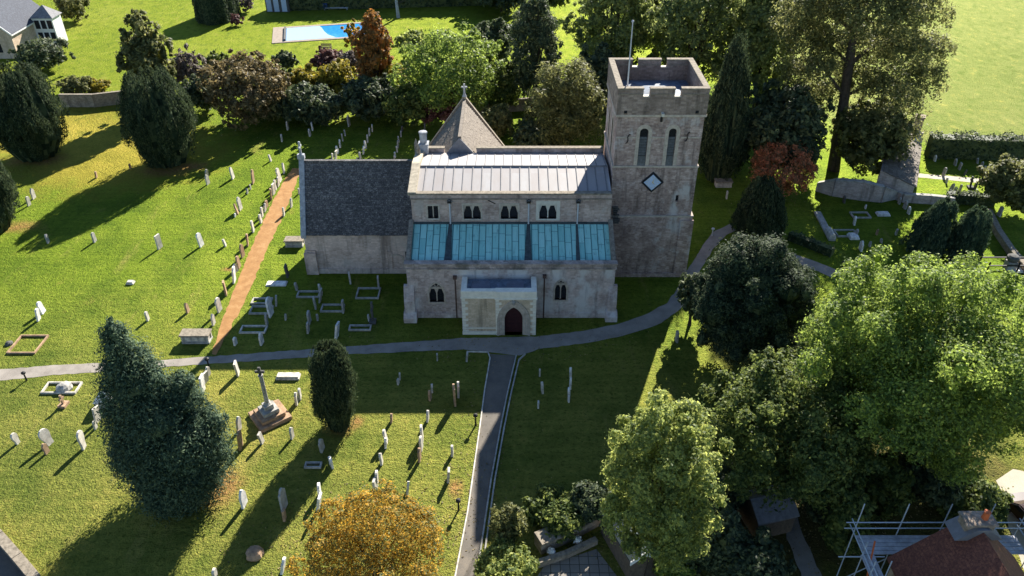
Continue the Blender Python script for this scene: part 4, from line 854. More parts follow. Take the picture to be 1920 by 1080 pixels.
T('deciduous_tree', 'tall green tree in the back row, between flagpole and sunlit tree', 'tree', (1150, -110, 1330, 110), 'L_wood', 26000, 0.27, 2.0, group=D, nb=24, core=0.4, cs=0.8)
T('deciduous_tree', 'tall dull green tree in the back row, right of the columnar conifer', 'tree', (1330, -110, 1490, 130), 'L_green', 22000, 0.27, 2.0, group=D, nb=24, core=0.4, cs=0.8)
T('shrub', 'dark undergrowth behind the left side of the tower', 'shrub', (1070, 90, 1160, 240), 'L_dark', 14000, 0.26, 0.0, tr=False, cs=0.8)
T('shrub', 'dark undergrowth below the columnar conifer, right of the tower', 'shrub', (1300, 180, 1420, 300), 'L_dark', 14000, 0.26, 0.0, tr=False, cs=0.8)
def great_tree():
    X, Y = G(1563, 318); o = thing('deciduous_tree', 'very large olive-green tree with tall dark trunk at the edge of the pale field', 'tree', (X, Y, 0), 0, D)
    def q(px, py, dy, r):
        x, z = AY(px, py, Y+dy); rr = r*depth(Y+dy, z)/F; return (x-X, dy, z, rr, rr, rr*0.8)
    pts = [(1500,20,0,45),(1560,-30,2,60),(1630,-60,0,60),(1700,-30,2,60),(1735,30,0,42),(1740,95,2,40),(1725,150,0,42),(1690,200,2,42),(1650,235,-2,38),(1600,150,3,45),(1640,90,3,60),(1560,90,3,50),(1505,80,1,45),(1495,140,3,38),(1530,180,3,40),(1690,100,-3,45),(1620,30,-4,60),(1680,30,-4,50),(1560,20,4,60),(1660,170,-3,45),(1620,230,2,35),(1700,250,1,30),(1480,50,3,35),(1540,130,-3,30),(1600,-110,0,70),(1690,-110,0,60)]
    bl = [q(*p) for p in pts]
    me = crown_mesh('crown', bl, 100000, 0.17, 'L_olive', 71, 24, 0.6, 0.0, 0.3, 0.5, 0.4); c = bpy.data.objects.new('crown', me); COL.objects.link(c); c.parent = o
    def w3(px, py, dy=0):
        x, z = AY(px, py, Y+dy); return Vector((x-X, dy, z))
    mb = MB(); P = [Vector((0, 0, -0.3)), w3(1572, 250), w3(1584, 180), w3(1592, 120), w3(1602, 60), w3(1610, 0), w3(1615, -60)]; R = [0.75, 0.6, 0.55, 0.5, 0.4, 0.3, 0.2, 0.1]
    for i in range(6): mb.tube(P[i], P[i+1], R[i], R[i+1], 10, False)
    for a, b_, r in ((w3(1592,120), w3(1660,70,1), .26), (w3(1660,70,1), w3(1690,20,1), .16), (w3(1602,60), w3(1540,10,1), .24), (w3(1584,180), w3(1545,130,-1), .2), (w3(1584,180), w3(1650,150,2), .2), (w3(1592,120), w3(1530,60,2), .2), (w3(1572,250), w3(1650,215,1), .16), (w3(1650,150,2), w3(1710,160,2), .12), (w3(1602,60), w3(1650,-10,-1), .2), (w3(1610,0), w3(1660,-60,1), .16)):
        mb.tube(a, b_, r, r*0.6, 6, False)
    mb.build('trunk', 'bark', o)
great_tree()

T('acer_tree', 'small red-leaved acer at the right of the tower', 'tree', (1405, 264, 1530, 372), 'L_red', 9500, 0.17, 0.4, core=0.0, cs=0.7)
T('yew_tree', 'broad dark spreading yew right of the church path', 'tree', (1302, 438, 1512, 692), 'L_yew', 70000, 0.14, 0.15, nb=24, sub=0.36, core=0.75, up=0.6, asp=0.35)
T('holly_bush', 'small glossy dark holly beside the path bend, left of the broad yew', 'shrub', (1268, 505, 1335, 602), 'L_dark', 8000, 0.16, 0.7, core=0.45)
R_ = 'broadleaf trees along the right side of the front lawn'
T('deciduous_tree', 'largest light green tree, filling the right edge', 'tree', (1520, 480, 1960, 895), 'L_lime', 170000, 0.11, 2.2, group=R_, nb=56, sub=0.23, core=0.35, cs=0.75)
T('deciduous_tree', 'dark green rounded tree under the largest light green one', 'tree', (1322, 662, 1650, 945), 'L_green', 75000, 0.13, 1.6, group=R_, nb=38, sub=0.27, core=0.3, cs=0.7)
bpy.data.materials  # (keep)
T('ash_tree', 'pale green ash with yellowing tips beside the dark green shed roof', 'tree', (1130, 762, 1356, 1075), 'L_ash', 78000, 0.105, 1.6, nb=40, sub=0.25, core=0.0, cs=0.72, group=R_)
T('maple_tree', 'yellow and orange autumn tree cut by the bottom edge', 'tree', (562, 905, 852, 1190), 'L_autumn', 52000, 0.075, 1.0, nb=44, sub=0.24, core=0.0, cs=0.75, top=0.8)
T('shrub', 'bright green shrub along the patio wall', 'shrub', (985, 918, 1100, 1005), 'L_green', 11000, 0.14, 0.0, tr=False, core=0.6)
T('shrub', 'dark green shrub between the patio wall and the ash', 'shrub', (1065, 905, 1150, 985), 'L_dark', 8000, 0.14, 0.0, tr=False, core=0.6)
T('shrub', 'grey-green rounded shrub at the edge of the entrance path', 'shrub', (918, 948, 990, 1030), 'L_olive', 8000, 0.12, 0.0, tr=False, core=0.6)
T('shrub', 'loose yellow-green shrub at the bottom edge beside the entrance path', 'shrub', (890, 1010, 1005, 1110), 'L_ash', 11000, 0.12, 0.0, tr=False, core=0.45)
T('shrub', 'dark shaded shrub left of the grey shed', 'shrub', (1275, 950, 1400, 1090), 'L_dark', 11000, 0.16, 0.0, tr=False, core=0.7)
T('shrub', 'dark shaded shrub below the grey shed at the bottom edge', 'shrub', (1330, 985, 1480, 1130), 'L_dark', 11000, 0.16, 0.0, tr=False, core=0.7)
T('shrub', 'mottled green shrub against the left end of the scaffolding', 'shrub', (1545, 930, 1625, 1060), 'L_green', 7000, 0.15, 0.0, tr=False, core=0.6)
T('shrub', 'ivy-dark shrub behind the scaffolded house next to the lane', 'shrub', (1745, 880, 1880, 985), 'L_green', 11000, 0.15, 0.0, tr=False, core=0.6)
T('shrub', 'light green fern-like shrub beside the ash at the bottom edge', 'shrub', (1225, 1030, 1300, 1110), 'L_lime', 5000, 0.15, 0.0, tr=False)
T('shrub', 'round grey-green shrub cut by the right edge near the cemetery hedge', 'shrub', (1848, 292, 1965, 405), 'L_olive', 10000, 0.2, 0.0, tr=False, core=0.75)
T('shrub', 'dark low shrub at the foot of the stone house, upper left', 'shrub', (30, 72, 130, 135), 'L_dark', 8000, 0.22, 0.0, tr=False)
T('shrub', 'grey-green shrub right of the stone house at the top edge', 'shrub', (102, -15, 165, 40), 'L_olive', 6000, 0.25, 0.0, tr=False)
T('shrub', 'low grey-green shrub on the boundary wall, upper left', 'shrub', (108, 144, 172, 178), 'L_olive', 4000, 0.2, 0.0, tr=False)
T('shrub', 'low yellow-flowered shrub on the boundary wall, upper left', 'shrub', (160, 148, 205, 172), 'L_yellow', 2500, 0.18, 0.0, tr=False)
T('shrub', 'small reddish rose bush right of the clipped yew hedge', 'shrub', (432, 28, 458, 48), 'L_purple', 800, 0.18, 0.0, tr=False)
T('shrub', 'grey shrub at the top edge right of the clipped yew hedge', 'shrub', (445, -8, 480, 22), 'L_mauve', 1500, 0.2, 0.0, tr=False)
for i, (bb, mt, tx) in enumerate((((880,-45,1000,20), 'L_dark', 'dark tree at the top edge beside the pool lawn, left one'), ((985,-55,1075,20), 'L_green', 'green tree at the top edge between pool lawn and tree mass'))):
    T('deciduous_tree', tx, 'tree', bb, mt, 9000, 0.34, 0.5)

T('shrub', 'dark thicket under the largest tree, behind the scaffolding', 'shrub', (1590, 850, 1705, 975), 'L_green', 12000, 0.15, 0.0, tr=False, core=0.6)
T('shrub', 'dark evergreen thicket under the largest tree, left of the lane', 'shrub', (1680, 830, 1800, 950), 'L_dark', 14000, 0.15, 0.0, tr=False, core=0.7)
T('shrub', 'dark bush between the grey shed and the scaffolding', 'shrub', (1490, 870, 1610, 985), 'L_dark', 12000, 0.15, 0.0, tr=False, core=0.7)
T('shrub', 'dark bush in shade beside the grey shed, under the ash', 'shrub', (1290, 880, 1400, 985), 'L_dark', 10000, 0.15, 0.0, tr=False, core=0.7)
def fallen():
    rng = np.random.default_rng(77); P = []
    for px, py, rx, ry, n in ((690, 1020, 7, 5, 1500), (880, 900, 2.5, 9, 300), (1240, 1000, 6, 5, 700), (1500, 930, 9, 6, 1200), (1640, 860, 10, 6, 900), (460, 230, 8, 5, 500), (660, 215, 9, 4, 500), (960, 655, 14, 2.5, 350), (1460, 380, 4, 3, 300)):
        X, Y = G(px, py); P.append(np.stack([X+rng.normal(size=n)*rx*0.5, Y+rng.normal(size=n)*ry*0.5, np.full(n, 0.035)], 1))
    P = np.concatenate(P); N = unit(rng.normal(size=P.shape)*0.35+np.array([0, 0, 1.0])); V = leaf_quads(P, N, rng.uniform(0.04, 0.09, len(P)), 0.6, rng)
    o = bpy.data.objects.new('fallen_leaves', quads_mesh('fallen_leaves', V, 'L_brown')); COL.objects.link(o); tag(o, kind='stuff')
fallen()

# hedges: leafy boxes
def hedge(name, label, a, b, wd, h, mat_, seed, leaf=0.2, dens=26):
    rng = np.random.default_rng(seed); A = np.array([*a, 0.0]); Bv = np.array([*b, 0.0]); L = np.linalg.norm(Bv-A); d = (Bv-A)/L; nn = np.array([-d[1], d[0], 0])
    o = thing(name, label, 'hedge', ((a[0]+b[0])/2, (a[1]+b[1])/2, 0)); c0 = (A+Bv)/2
    n = int((2*L*h+L*wd+2*wd*h)*dens); s = rng.uniform(-L/2, L/2, n); f = rng.random(n); side = rng.choice(3, n, p=np.array([L*h, L*h, L*wd])/(2*L*h+L*wd))
    hh = h*(1+0.08*np.sin(s*1.3+seed)+0.05*np.sin(s*3.1))
    t = np.where(side == 0, -wd/2, np.where(side == 1, wd/2, (f-0.5)*wd)); z = np.where(side == 2, hh, f*hh)
    P = d*s[:, None]+nn*t[:, None]; P[:, 2] = z; P += rng.normal(size=P.shape)*0.1; P[:, 2] = np.maximum(P[:, 2], 0.03)
    N = unit(np.where((side == 2)[:, None], np.array([0, 0, 1.0]), nn*np.sign(t)[:, None])+rng.normal(size=P.shape)*0.6)
    V = leaf_quads(P, N, leaf*rng.uniform(0.6, 1.2, n), 0.55, rng)
    k = 0.9; q = []
    def pt(s_, t_, z_): return d*s_+nn*t_+np.array([0, 0, z_])
    S, W_, H_ = L/2*0.99, wd/2*0.85, h*0.93
    q = [[pt(-S,-W_,0),pt(S,-W_,0),pt(S,-W_,H_),pt(-S,-W_,H_)],[pt(-S,W_,0),pt(S,W_,0),pt(S,W_,H_),pt(-S,W_,H_)],[pt(-S,-W_,H_),pt(S,-W_,H_),pt(S,W_,H_),pt(-S,W_,H_)],[pt(-S,-W_,0),pt(-S,W_,0),pt(-S,W_,H_),pt(-S,-W_,H_)],[pt(S,-W_,0),pt(S,W_,0),pt(S,W_,H_),pt(S,-W_,H_)]]
    me = quads_mesh('foliage', np.concatenate([V, np.array(q)]), mat_); c = bpy.data.objects.new('foliage', me); COL.objects.link(c); c.parent = o; return o
hedge('hedge', 'tall dark hedge between the cemetery and the pale field, upper right', G(1735, 292), G(2010, 300), 1.8, 2.8, 'L_dark', 1)
hedge('hedge', 'low dark hedge in front of the cemetery grass, right', G(1772, 378), G(1862, 384), 1.0, 1.2, 'L_dark', 2)
hedge('hedge', 'dark low hedge above the shaded sunken path, right of the drooping yew', G(1478, 448), G(1560, 480), 0.8, 0.9, 'L_dark', 3, 0.16)
hedge('hedge', 'tall dark hedge at the top edge behind the pool, casting a long shadow', G(528, 18), G(960, 6), 2.5, 5.0, 'L_dark', 4, 0.3, 12)
hedge('hedge', 'loose hedge in shade along the far churchyard boundary left of the brown tree', G(125, 196), G(232, 186), 0.9, 1.0, 'L_mauve', 5, 0.18)
# clipped topiary hedge with slots on the garden lawn
def topiary():
    X, Y = G(398, 44); o = thing('clipped_yew_hedge', 'dark clipped yew topiary block with slotted top on the bright garden lawn', 'hedge', (X, Y, 0)); rng = np.random.default_rng(8); Vs = []
    for dx, dy, r, h in ((-2.1, 2.6, 1.5, 5.2), (-1.2, 1.2, 1.6, 5.6), (0.2, 0.3, 1.7, 5.3), (1.6, 1.2, 1.5, 5.0), (2.2, 3.2, 1.4, 5.2), (-2.6, 4.6, 1.5, 5.4), (2.3, 5.4, 1.4, 5.0)):
        n = 2600; th = rng.uniform(0, 2*math.pi, n); f = rng.random(n); topm = rng.random(n) < 0.2; rr = np.where(topm, r*np.sqrt(rng.random(n)), r); z = np.where(topm, h, f*h)
        sq = 1/np.maximum(np.abs(np.cos(th)), np.abs(np.sin(th)))**0.45
        P = np.stack([dx+rr*sq*np.cos(th), dy+rr*sq*np.sin(th), z], 1)+rng.normal(size=(n, 3))*0.06; N = unit(np.where(topm[:, None], np.array([0, 0, 1.0]), np.stack([np.cos(th), np.sin(th), 0*th], 1))+rng.normal(size=(n, 3))*0.4)
        Vs.append(leaf_quads(P, N, 0.17*rng.uniform(0.6, 1.2, n), 0.6, rng)); ph = np.linspace(0, 2*math.pi, 13); rc = r*0.95
        Vs.append(np.array([[[dx+rc*math.cos(a), dy+rc*math.sin(a), 0], [dx+rc*math.cos(b), dy+rc*math.sin(b), 0], [dx+rc*math.cos(b), dy+rc*math.sin(b), h*0.98], [dx+rc*math.cos(a), dy+rc*math.sin(a), h*0.98]] for a, b in zip(ph, ph[1:])]))
    me = quads_mesh('foliage', np.concatenate(Vs), 'L_yew'); c = bpy.data.objects.new('foliage', me); COL.objects.link(c); c.parent = o
topiary()

# ------------------------------------------------------------------ headstones
def outline(kind, w_, h):
    a = w_/2
    if kind == 'round': return [(-a, -0.15), (a, -0.15), (a, h-a*0.8)]+[(a*math.cos(math.pi*i/8), h-a*0.8+a*0.8*math.sin(math.pi*i/8)) for i in range(1, 8)]+[(-a, h-a*0.8)]
    if kind == 'gothic': return [(-a, -0.15), (a, -0.15), (a, h-a*1.4), (a*0.75, h-a*0.7), (a*0.4, h-a*0.25), (0, h), (-a*0.4, h-a*0.25), (-a*0.75, h-a*0.7), (-a, h-a*1.4)]
    if kind == 'shoulder':
        r = a*0.62; return [(-a, -0.15), (a, -0.15), (a, h-r*1.25), (r, h-r)]+[(r*math.cos(math.pi*i/8), h-r+r*math.sin(math.pi*i/8)) for i in range(1, 8)]+[(-r, h-r), (-a, h-r*1.25)]
    if kind == 'square': return [(-a, -0.15), (a, -0.15), (a, h), (-a, h)]
    if kind == 'balloon': return [(-a*0.62, -0.15), (a*0.62, -0.15), (a*0.7, h*0.3), (a, h*0.6)]+[(a*math.cos(math.pi*i/8), h-a*0.9+a*0.9*math.sin(math.pi*i/8)) for i in range(0, 9)]+[(-a, h*0.6), (-a*0.7, h*0.3)]
    if kind == 'cross':
        c = w_*0.16; y1 = h*0.58; y2 = h*0.58+2*c; return [(-c, -0.15), (c, -0.15), (c, y1), (a, y1), (a, y2), (c, y2), (c, h), (-c, h), (-c, y2), (-a, y2), (-a, y1), (-c, y1)]
MC = {}
def stone_mesh(kind, w_, h, t, tone):
    key = (kind, round(w_, 1), round(h, 1), tone)
    if key not in MC:
        mb = MB(); mb.prism(outline(kind, w_, h), lambda u, v, d: (d, u, v), -t/2, t/2)
        if kind == 'cross': mb.box(-0.3, 0.3, -0.35, 0.35, -0.1, 0.2)
        me = bpy.data.meshes.new('headstone'); me.from_pydata(mb.v, [], mb.f); me.materials.append(M['g_'+tone])
        bm = bmesh.new(); bm.from_mesh(me); bmesh.ops.recalc_face_normals(bm, faces=bm.faces); bm.to_mesh(me); bm.free(); MC[key] = me
    return MC[key]
KINDS = ['round', 'gothic', 'shoulder', 'round', 'square', 'shoulder']
TN = {'pale': 'pale', 'grey': 'grey', 'brown': 'brown', 'dark': 'dark', 'white': 'white'}
SHP = {'round': 'round-topped', 'gothic': 'pointed', 'shoulder': 'shouldered', 'square': 'square-topped', 'balloon': 'bulbous-topped', 'cross': 'cross-shaped'}
ORD = ['nearest', 'second', 'third', 'fourth', 'fifth', 'sixth', 'seventh', 'eighth', 'ninth', 'tenth', 'eleventh', 'twelfth', 'thirteenth', 'fourteenth', 'fifteenth', 'sixteenth', 'seventeenth', 'eighteenth', 'nineteenth', 'twentieth', 'twenty-first', 'twenty-second', 'twenty-third', 'twenty-fourth', 'twenty-fifth', 'twenty-sixth']
RS = random.Random(21)
def headstone(px, py, top, tone='pale', kind=None, w_=None, label=None, group=None, rz=None, shaded=False):
    X, Y = G(px, py); h = max(0.35, AY(px, top, Y)[1]*0.94); kind = kind or RS.choice(KINDS); w_ = w_ or min(0.75, max(0.34, 0.46*h))
    me = stone_mesh(kind, round(w_, 1), round(h, 1), 0.16 if h > 0.7 else 0.12, tone)
    o = bpy.data.objects.new('headstone', me); COL.objects.link(o); o.location = (X, Y, 0); o.rotation_euler = (RS.gauss(0, 0.045), RS.gauss(0, 0.075), RS.gauss(0, 0.12) if rz is None else rz)
    tag(o, label.replace('{t}', tone).replace('{k}', SHP[kind]), 'headstone', group); return o
def row(desc, group, L, far='near'):
    """one measured row, nearest stone first; the label counts from the near end"""
    L = sorted(L, key=lambda s: -s[1]); n = len(L)
    for i, s in enumerate(L):
        px, py, top = s[:3]; tone = s[3] if len(s) > 3 else 'pale'; kind = s[4] if len(s) > 4 else None; w_ = s[5] if len(s) > 5 else None
        pos = 'nearest' if i == 0 else ('farthest' if i == n-1 else ORD[i]+' nearest')
        headstone(px, py, top, tone, kind, w_, '{t} {k} headstone, '+pos+' '+desc.replace('of the', 'in the', 1), group)
row('of the long row left of the earth path', 'headstones in the long row left of the orange earth path',
    [(401,608,588),(412.5,583,556),(424.3,552,528,'brown'),(439.6,528,499,'white'),(444,509,494),(449,501,479,'brown'),(456,481,458,'brown'),(464.6,460,439,'brown'),(475.3,434,412),(490,417,401),(492,406,389),(497,396,380),(501,388,375,'brown'),(509,373,353,'brown'),(513.5,364,343),(517.5,355,336),(522,349,330),(526,340,313),(533,324,304)])
row('of the three right of the earth path', 'headstones right of the orange earth path beside the chancel', [(532.5,404,388),(546.5,388,371),(561,363,352)])
row('of the short row left of the long path row', 'headstones in the short row west of the path row', [(441,406,399,'white'),(446,400,380,'brown'),(451.5,393,369),(464,363,352,'grey'),(470,355,345,'grey'),(475,343,317,'brown')])
row('of the pair beside the second large yew', 'pair of headstones beside the second yew', [(390.5,345,326),(388,331,316,'grey')])
S = lambda *a, **k: headstone(*a, **k)
S(437.5,334.5,312,'pale','gothic',label='tall pale pointed headstone alone on the lawn right of the second large yew')
S(508,302,288,'pale','round',label='pale headstone alone in the grass above the head of the long row')
S(529,265,250,'pale','round',label='pale headstone near the tree shade, left of the far group of three')
row('of the far three at the tree shade', 'three headstones at the edge of the far tree shade', [(581.5,255,241),(586.5,244,228,'white'),(540,243,226)])
S(423,461,448,'pale','round',label='small pale headstone alone, just left of the brown part of the long row')
S(378.5,461,436,'white','round',label='tall white headstone in mid lawn, left of the small pale one')
S(300.5,465,440,'pale','square',label='tall thin pale headstone in mid lawn, right of the long yew shadow')
S(178.5,453,435,'grey','round',label='grey headstone in the long yew shadow, right of the two there')
S(91,455,439,'grey','round',label='grey headstone in the tip of the long yew shadow, left of the two there')
S(181,333,321,'brown','round',label='small brown headstone in the rough yellow grass left of the long shadow')
S(245,316,307,'brown','square',label='very small brown headstone in the yellow grass near the second yew')
row('of the pair beside the left edge yew', 'pair of headstones beside the lowest left yew', [(55,385,368,'pale'),(64,372,351,'pale')])
row('of the white pair on the left lawn', 'pair of white headstones on the left lawn', [(73,600,579,'white','round'),(82,586,564,'white','round')])
S(278,600,584,'pale','round',label='pale rounded headstone on the lawn above the tip of the cypress')
S(353,585,567,'brown','gothic',label='small pointed brown headstone on the lawn above the chest tomb')
S(120,760,740,'brown','cross',label='brown stone cross below the kerbed grave, left of the cypress')
row('of the pair at the left foot of the cypress spire', 'pair of headstones left of the cypress', [(180,803,790),(184,790,765)])
S(235,816,806,'brown','round',label='little brown headstone peeping out at the left of the cypress')
S(447,702,677,'pale','square',label='pale upright headstone left of the stone cross, below the main path')
row('of the leaning trio right of the cypress spire', 'three headstones right of the cypress spire', [(381,734,704,'white','square'),(387,716,697,'pale'),(392,703,686,'pale')])
S(34,831,811,'pale','balloon',label='smallest pale headstone at the left edge of the front lawn')
S(95,832,804,'pale','balloon',0.8,label='wide bulbous pale headstone on the front lawn, with a small brown one before it')
S(89,849,832,'brown','shoulder',label='small brown headstone in front of the wide bulbous pale one')
S(158,840,808,'pale','balloon',label='tall pale headstone alone left of the cypress on the front lawn')
row('of the tall edge-on pair right of the cypress', 'pair of tall headstones right of the cypress', [(452,839,807,'brown'),(449,807,780,'pale')])
S(459,947,917,'white','gothic',label='white pointed headstone right of the orange bare earth by the cypress')
row('of the pair right of the stone cross', 'pair of headstones right of the stone cross', [(557,757,736),(563,747,727)])
row('of the two small ones below the stone cross', 'two small headstones below the stone cross', [(492.5,830,811),(548.5,821,802)])
S(605,844,822,'grey','shoulder',0.6,label='grey headstone in the shadow of the small yew')
S(622,874,857,'white','round',0.6,label='pale headstone catching sun at the right edge of the small yew shadow', rz=0.5)
row('of the shaded pair below the small yew', 'pair of headstones above the autumn tree', [(597,953,925,'white'),(600,930,905,'white')])
row('of the pair in the dark end of the yew shadow', 'pair of headstones in the long yew shadow', [(534,974,955,'brown','square'),(534,953,917,'grey','shoulder',0.8)])
S(530,1070,1044,'white','shoulder',label='white headstone at the bottom edge left of the autumn tree')
S(404,1082,1066,'pale','round',label='pale headstone just showing at the bottom edge left of the autumn tree')
row('of the first column right of the small yew', 'headstones in the first column right of the small yew', [(704.5,921,900),(707,909,883),(716,869,850),(723,838,820,'white'),(725,829,806),(734,790,774,'brown')])
row('of the second column right of the small yew', 'headstones in the second column right of the small yew', [(764,923,901),(787,863,840,'brown'),(790.5,842,818),(792,824,796),(802,788,768),(807,749,731,'brown'),(810,734,718)])
row('of the three beside the entrance path', 'headstones beside the entrance path', [(840,901,879),(848,853,835)])
row('of the tall pair at the edge of the church shadow', 'two tall headstones at the church shadow edge', [(853,757,719,'brown','shoulder',0.7),(859.6,742,715,'pale')])
row('of the pair in shade right of the small yew', 'pair of small headstones in the church shadow', [(747,720,710,'pale'),(750,711,698,'pale')])
row('of the two beside the main path in shade', 'two headstones beside the main path', [(875,676,660,'grey'),(820,675,662,'grey')])
row('of the edge-on line right of the entrance path', 'line of headstones in shade right of the entrance path', [(1066,753,741,'white'),(1067,744,724,'white'),(1069,727,706,'white'),(1070,706,688,'white')])
row('of the loose three right of the entrance path', 'three headstones in shade right of the entrance path', [(1009,764,753,'white'),(1017,735,714,'pale'),(1012,704,690,'pale')])
row('of the shaded group below the chancel', 'headstones in the church shade below the chancel',
    [(442,646,631,'white'),(491.5,644.5,622,'white'),(631,634,604,'white'),(578,623,602,'grey'),(501,610,589,'grey'),(581,605,581,'grey','round',0.7),(536,599,588,'pale'),(596,600,587,'grey'),(509,591,557,'white','round',0.9),(644,585,564,'grey'),(592,577,554,'grey'),(518,572,552,'grey'),(600,565,541,'grey'),(603,552,530,'pale'),(557,543,529,'grey'),(710,538,516,'grey'),(657,530,509,'pale'),(540,518,495,'dark'),(692,601,590,'white')])
S(699,604,564,'dark','cross',0.9,label='dark stone cross on a pedestal in shade left of the aisle')
row('of the left line beyond the chancel roof', 'left line of headstones beyond the chancel', [(623,300,287),(629.5,299,281),(634,287,272,'white'),(638,276,260,'white'),(643,264,250,'grey'),(647.5,254,242,'grey'),(655,236,215,'grey')])
row('of the middle line beyond the chancel roof', 'middle line of headstones beyond the chancel', [(671,302,295),(676,300,284),(681.6,288,272,'white'),(686,277,262,'white'),(689.6,266,251),(693,254,239),(698,246,232)])
row('of the right line beyond the chancel roof', 'right line of headstones beyond the chancel', [(739,302,290),(741,295,284,'white'),(745,285,274),(746,277,262,'grey'),(748,266,254,'grey'),(752,256,244,'grey'),(754,246,235,'dark')])
row('of the thin two behind the chimney stack', 'thin headstones behind the nave', [(789,258,246,'dark'),(796,246,230,'dark')])
row('of the five standing before the curved stone wall', 'headstones below the curved stone wall', [(1703,401,386,'white'),(1695.5,391,375,'grey'),(1685,382,369,'grey'),(1622,391,383,'white'),(1582,380,366,'dark')])
row('of the scattered ones in the right dark churchyard', 'scattered headstones in the dark right churchyard', [(1613,469,451,'white','shoulder',0.7),(1604,442,428,'grey'),(1601,421,405,'white'),(1679.5,440,428,'pale'),(1643,440,429,'brown'),(1652,455,447,'grey'),(1630,462,452,'grey')])
row('of the pair of crosses above the clipped conifers', 'pair above the clipped conifers', [(1789,406,391,'pale','shoulder'),(1786,389,375,'pale','round')])
S(1872,405,386,'grey','round',label='grey headstone in shade below the round right-edge shrub')
S(1834,478,456,'dark','round',0.8,label='dark rounded headstone on the sunny strip right of the clipped conifers')
row('of those on the sunny cemetery grass, right', 'headstones on the sunny cemetery grass beyond the wall', [(1789,362,349,'grey'),(1827,355,343,'dark'),(1782,358,342,'grey'),(1818.7,352,331,'dark','cross',0.7),(1774,343,333,'white'),(1800,356,345,'grey')])
row('of the shaded cemetery row below the tall hedge', 'headstones in the shaded row below the tall hedge', [(1768,330,313,'grey'),(1808,328,317,'dark'),(1845,322,310,'grey'),(1840,313,302,'grey'),(1832,306,295,'grey'),(1752,302,290,'white'),(1790,310,297,'grey'),(1798,318,305,'grey')])
S(1362,372,358,'pale','square',label='pale headstone beside the table tomb right of the tower')
S(1268,640,618,'grey','shoulder',label='grey headstone in tree shade at the path bend')

# kerbed graves, ledgers, tombs
def kerb_grave(bb, label, mat_='g_pale', group='low kerbed graves', fill=None, closed=True):
    x0, y0, x1, y1 = bb; A = G(x0, y1); Bq = G(x1, y1); Cq = G(x1, y0); X0, Y0 = A; X1 = Bq[0]; Y1 = Cq[1]; t = 0.13; h = 0.17; mb = MB()
    o = ((X0+X1)/2, (Y0+Y1)/2, 0); mb.box(X0, X1, Y0, Y0+t, -0.05, h); mb.box(X0, X1, Y1-t, Y1, -0.05, h)
    mb.box(X0, X0+t, Y0+t, Y1-t, -0.05, h-0.003); mb.box(X1-t, X1, Y0+t, Y1-t, -0.05, h-0.003)
    q = mb.build('grave_kerb', mat_, None, o, 0.015, loc=o); return tag(q, label, 'grave', group)
kerb_grave((12,630,66,664), 'weathered kerbed grave at the left edge of the middle lawn', 'g_brown')
kerb_grave((76,718,142,739), 'kerbed grave left of the cypress with a rounded stone inside', 'g_pale')
kerb_grave((448,612,497,626), 'white kerbed grave nearest the path in the chancel shade', 'g_pale')
kerb_grave((470,560,508,571), 'kerbed grave left of the tall white shaded headstone, farther of two', 'g_grey')
kerb_grave((466,575,508,590), 'kerbed grave left of the tall white shaded headstone, nearer of two', 'g_grey')
kerb_grave((555,547,598,559), 'low kerbed grave below the middle of the chancel', 'g_grey')
kerb_grave((600,572,643,586), 'kerbed grave in shade between chancel and aisle corner', 'g_grey')
kerb_grave((666,541,710,561), 'thin kerbed grave nearest the aisle corner', 'g_grey')
kerb_grave((653,611,695,621), 'broken kerbed grave left of the aisle buttress', 'g_grey')
kerb_grave((570,868,602,879), 'small kerbed grave in the small yew shadow', 'g_grey')
kerb_grave((1600,399,1634,410), 'kerbed grave in the dark right churchyard', 'g_grey')
kerb_grave((1570,432,1610,445), 'light kerbed grave in front of the long low tomb, right churchyard', 'g_grey')
def ledger(bb, label, mat_='g_pale', h=0.22, sk=0.0):
    x0, y0, x1, y1 = bb; X0, Y0 = G(x0, y1); X1 = G(x1, y1)[0]; Y1 = G(x1, y0)[1]; mb = MB(); o = ((X0+X1)/2, (Y0+Y1)/2, 0)
    mb.box(X0, X1, Y0, Y1, -0.05, h*0.5); mb.box(X0+0.08, X1-0.08, Y0+0.06, Y1-0.06, h*0.5, h); q = mb.build('ledger_stone', mat_, None, o, 0.02, loc=o); q.rotation_euler[2] = sk; return tag(q, label, 'grave slab', 'flat grave slabs')
ledger((517,702,561,713), 'pale raised grave slab right of the stone cross', 'g_pale', 0.3)
ledger((498,528,536,537), 'pale flat slab on the edge of the chancel shadow', 'g_white', 0.15)
ledger((1646,399,1670,406), 'pale flat slab in the dark right churchyard', 'g_white', 0.25)
ledger((236,528,250,534), 'small low dark and white stone alone in the left lawn', 'g_pale', 0.25)
ledger((1594,440,1612,450), 'light slab in the dark right churchyard, near the clipped conifers', 'g_white', 0.3)
ledger((1893,503,1920,512), 'light slab beside the railed tomb at the right edge', 'g_white', 0.2)

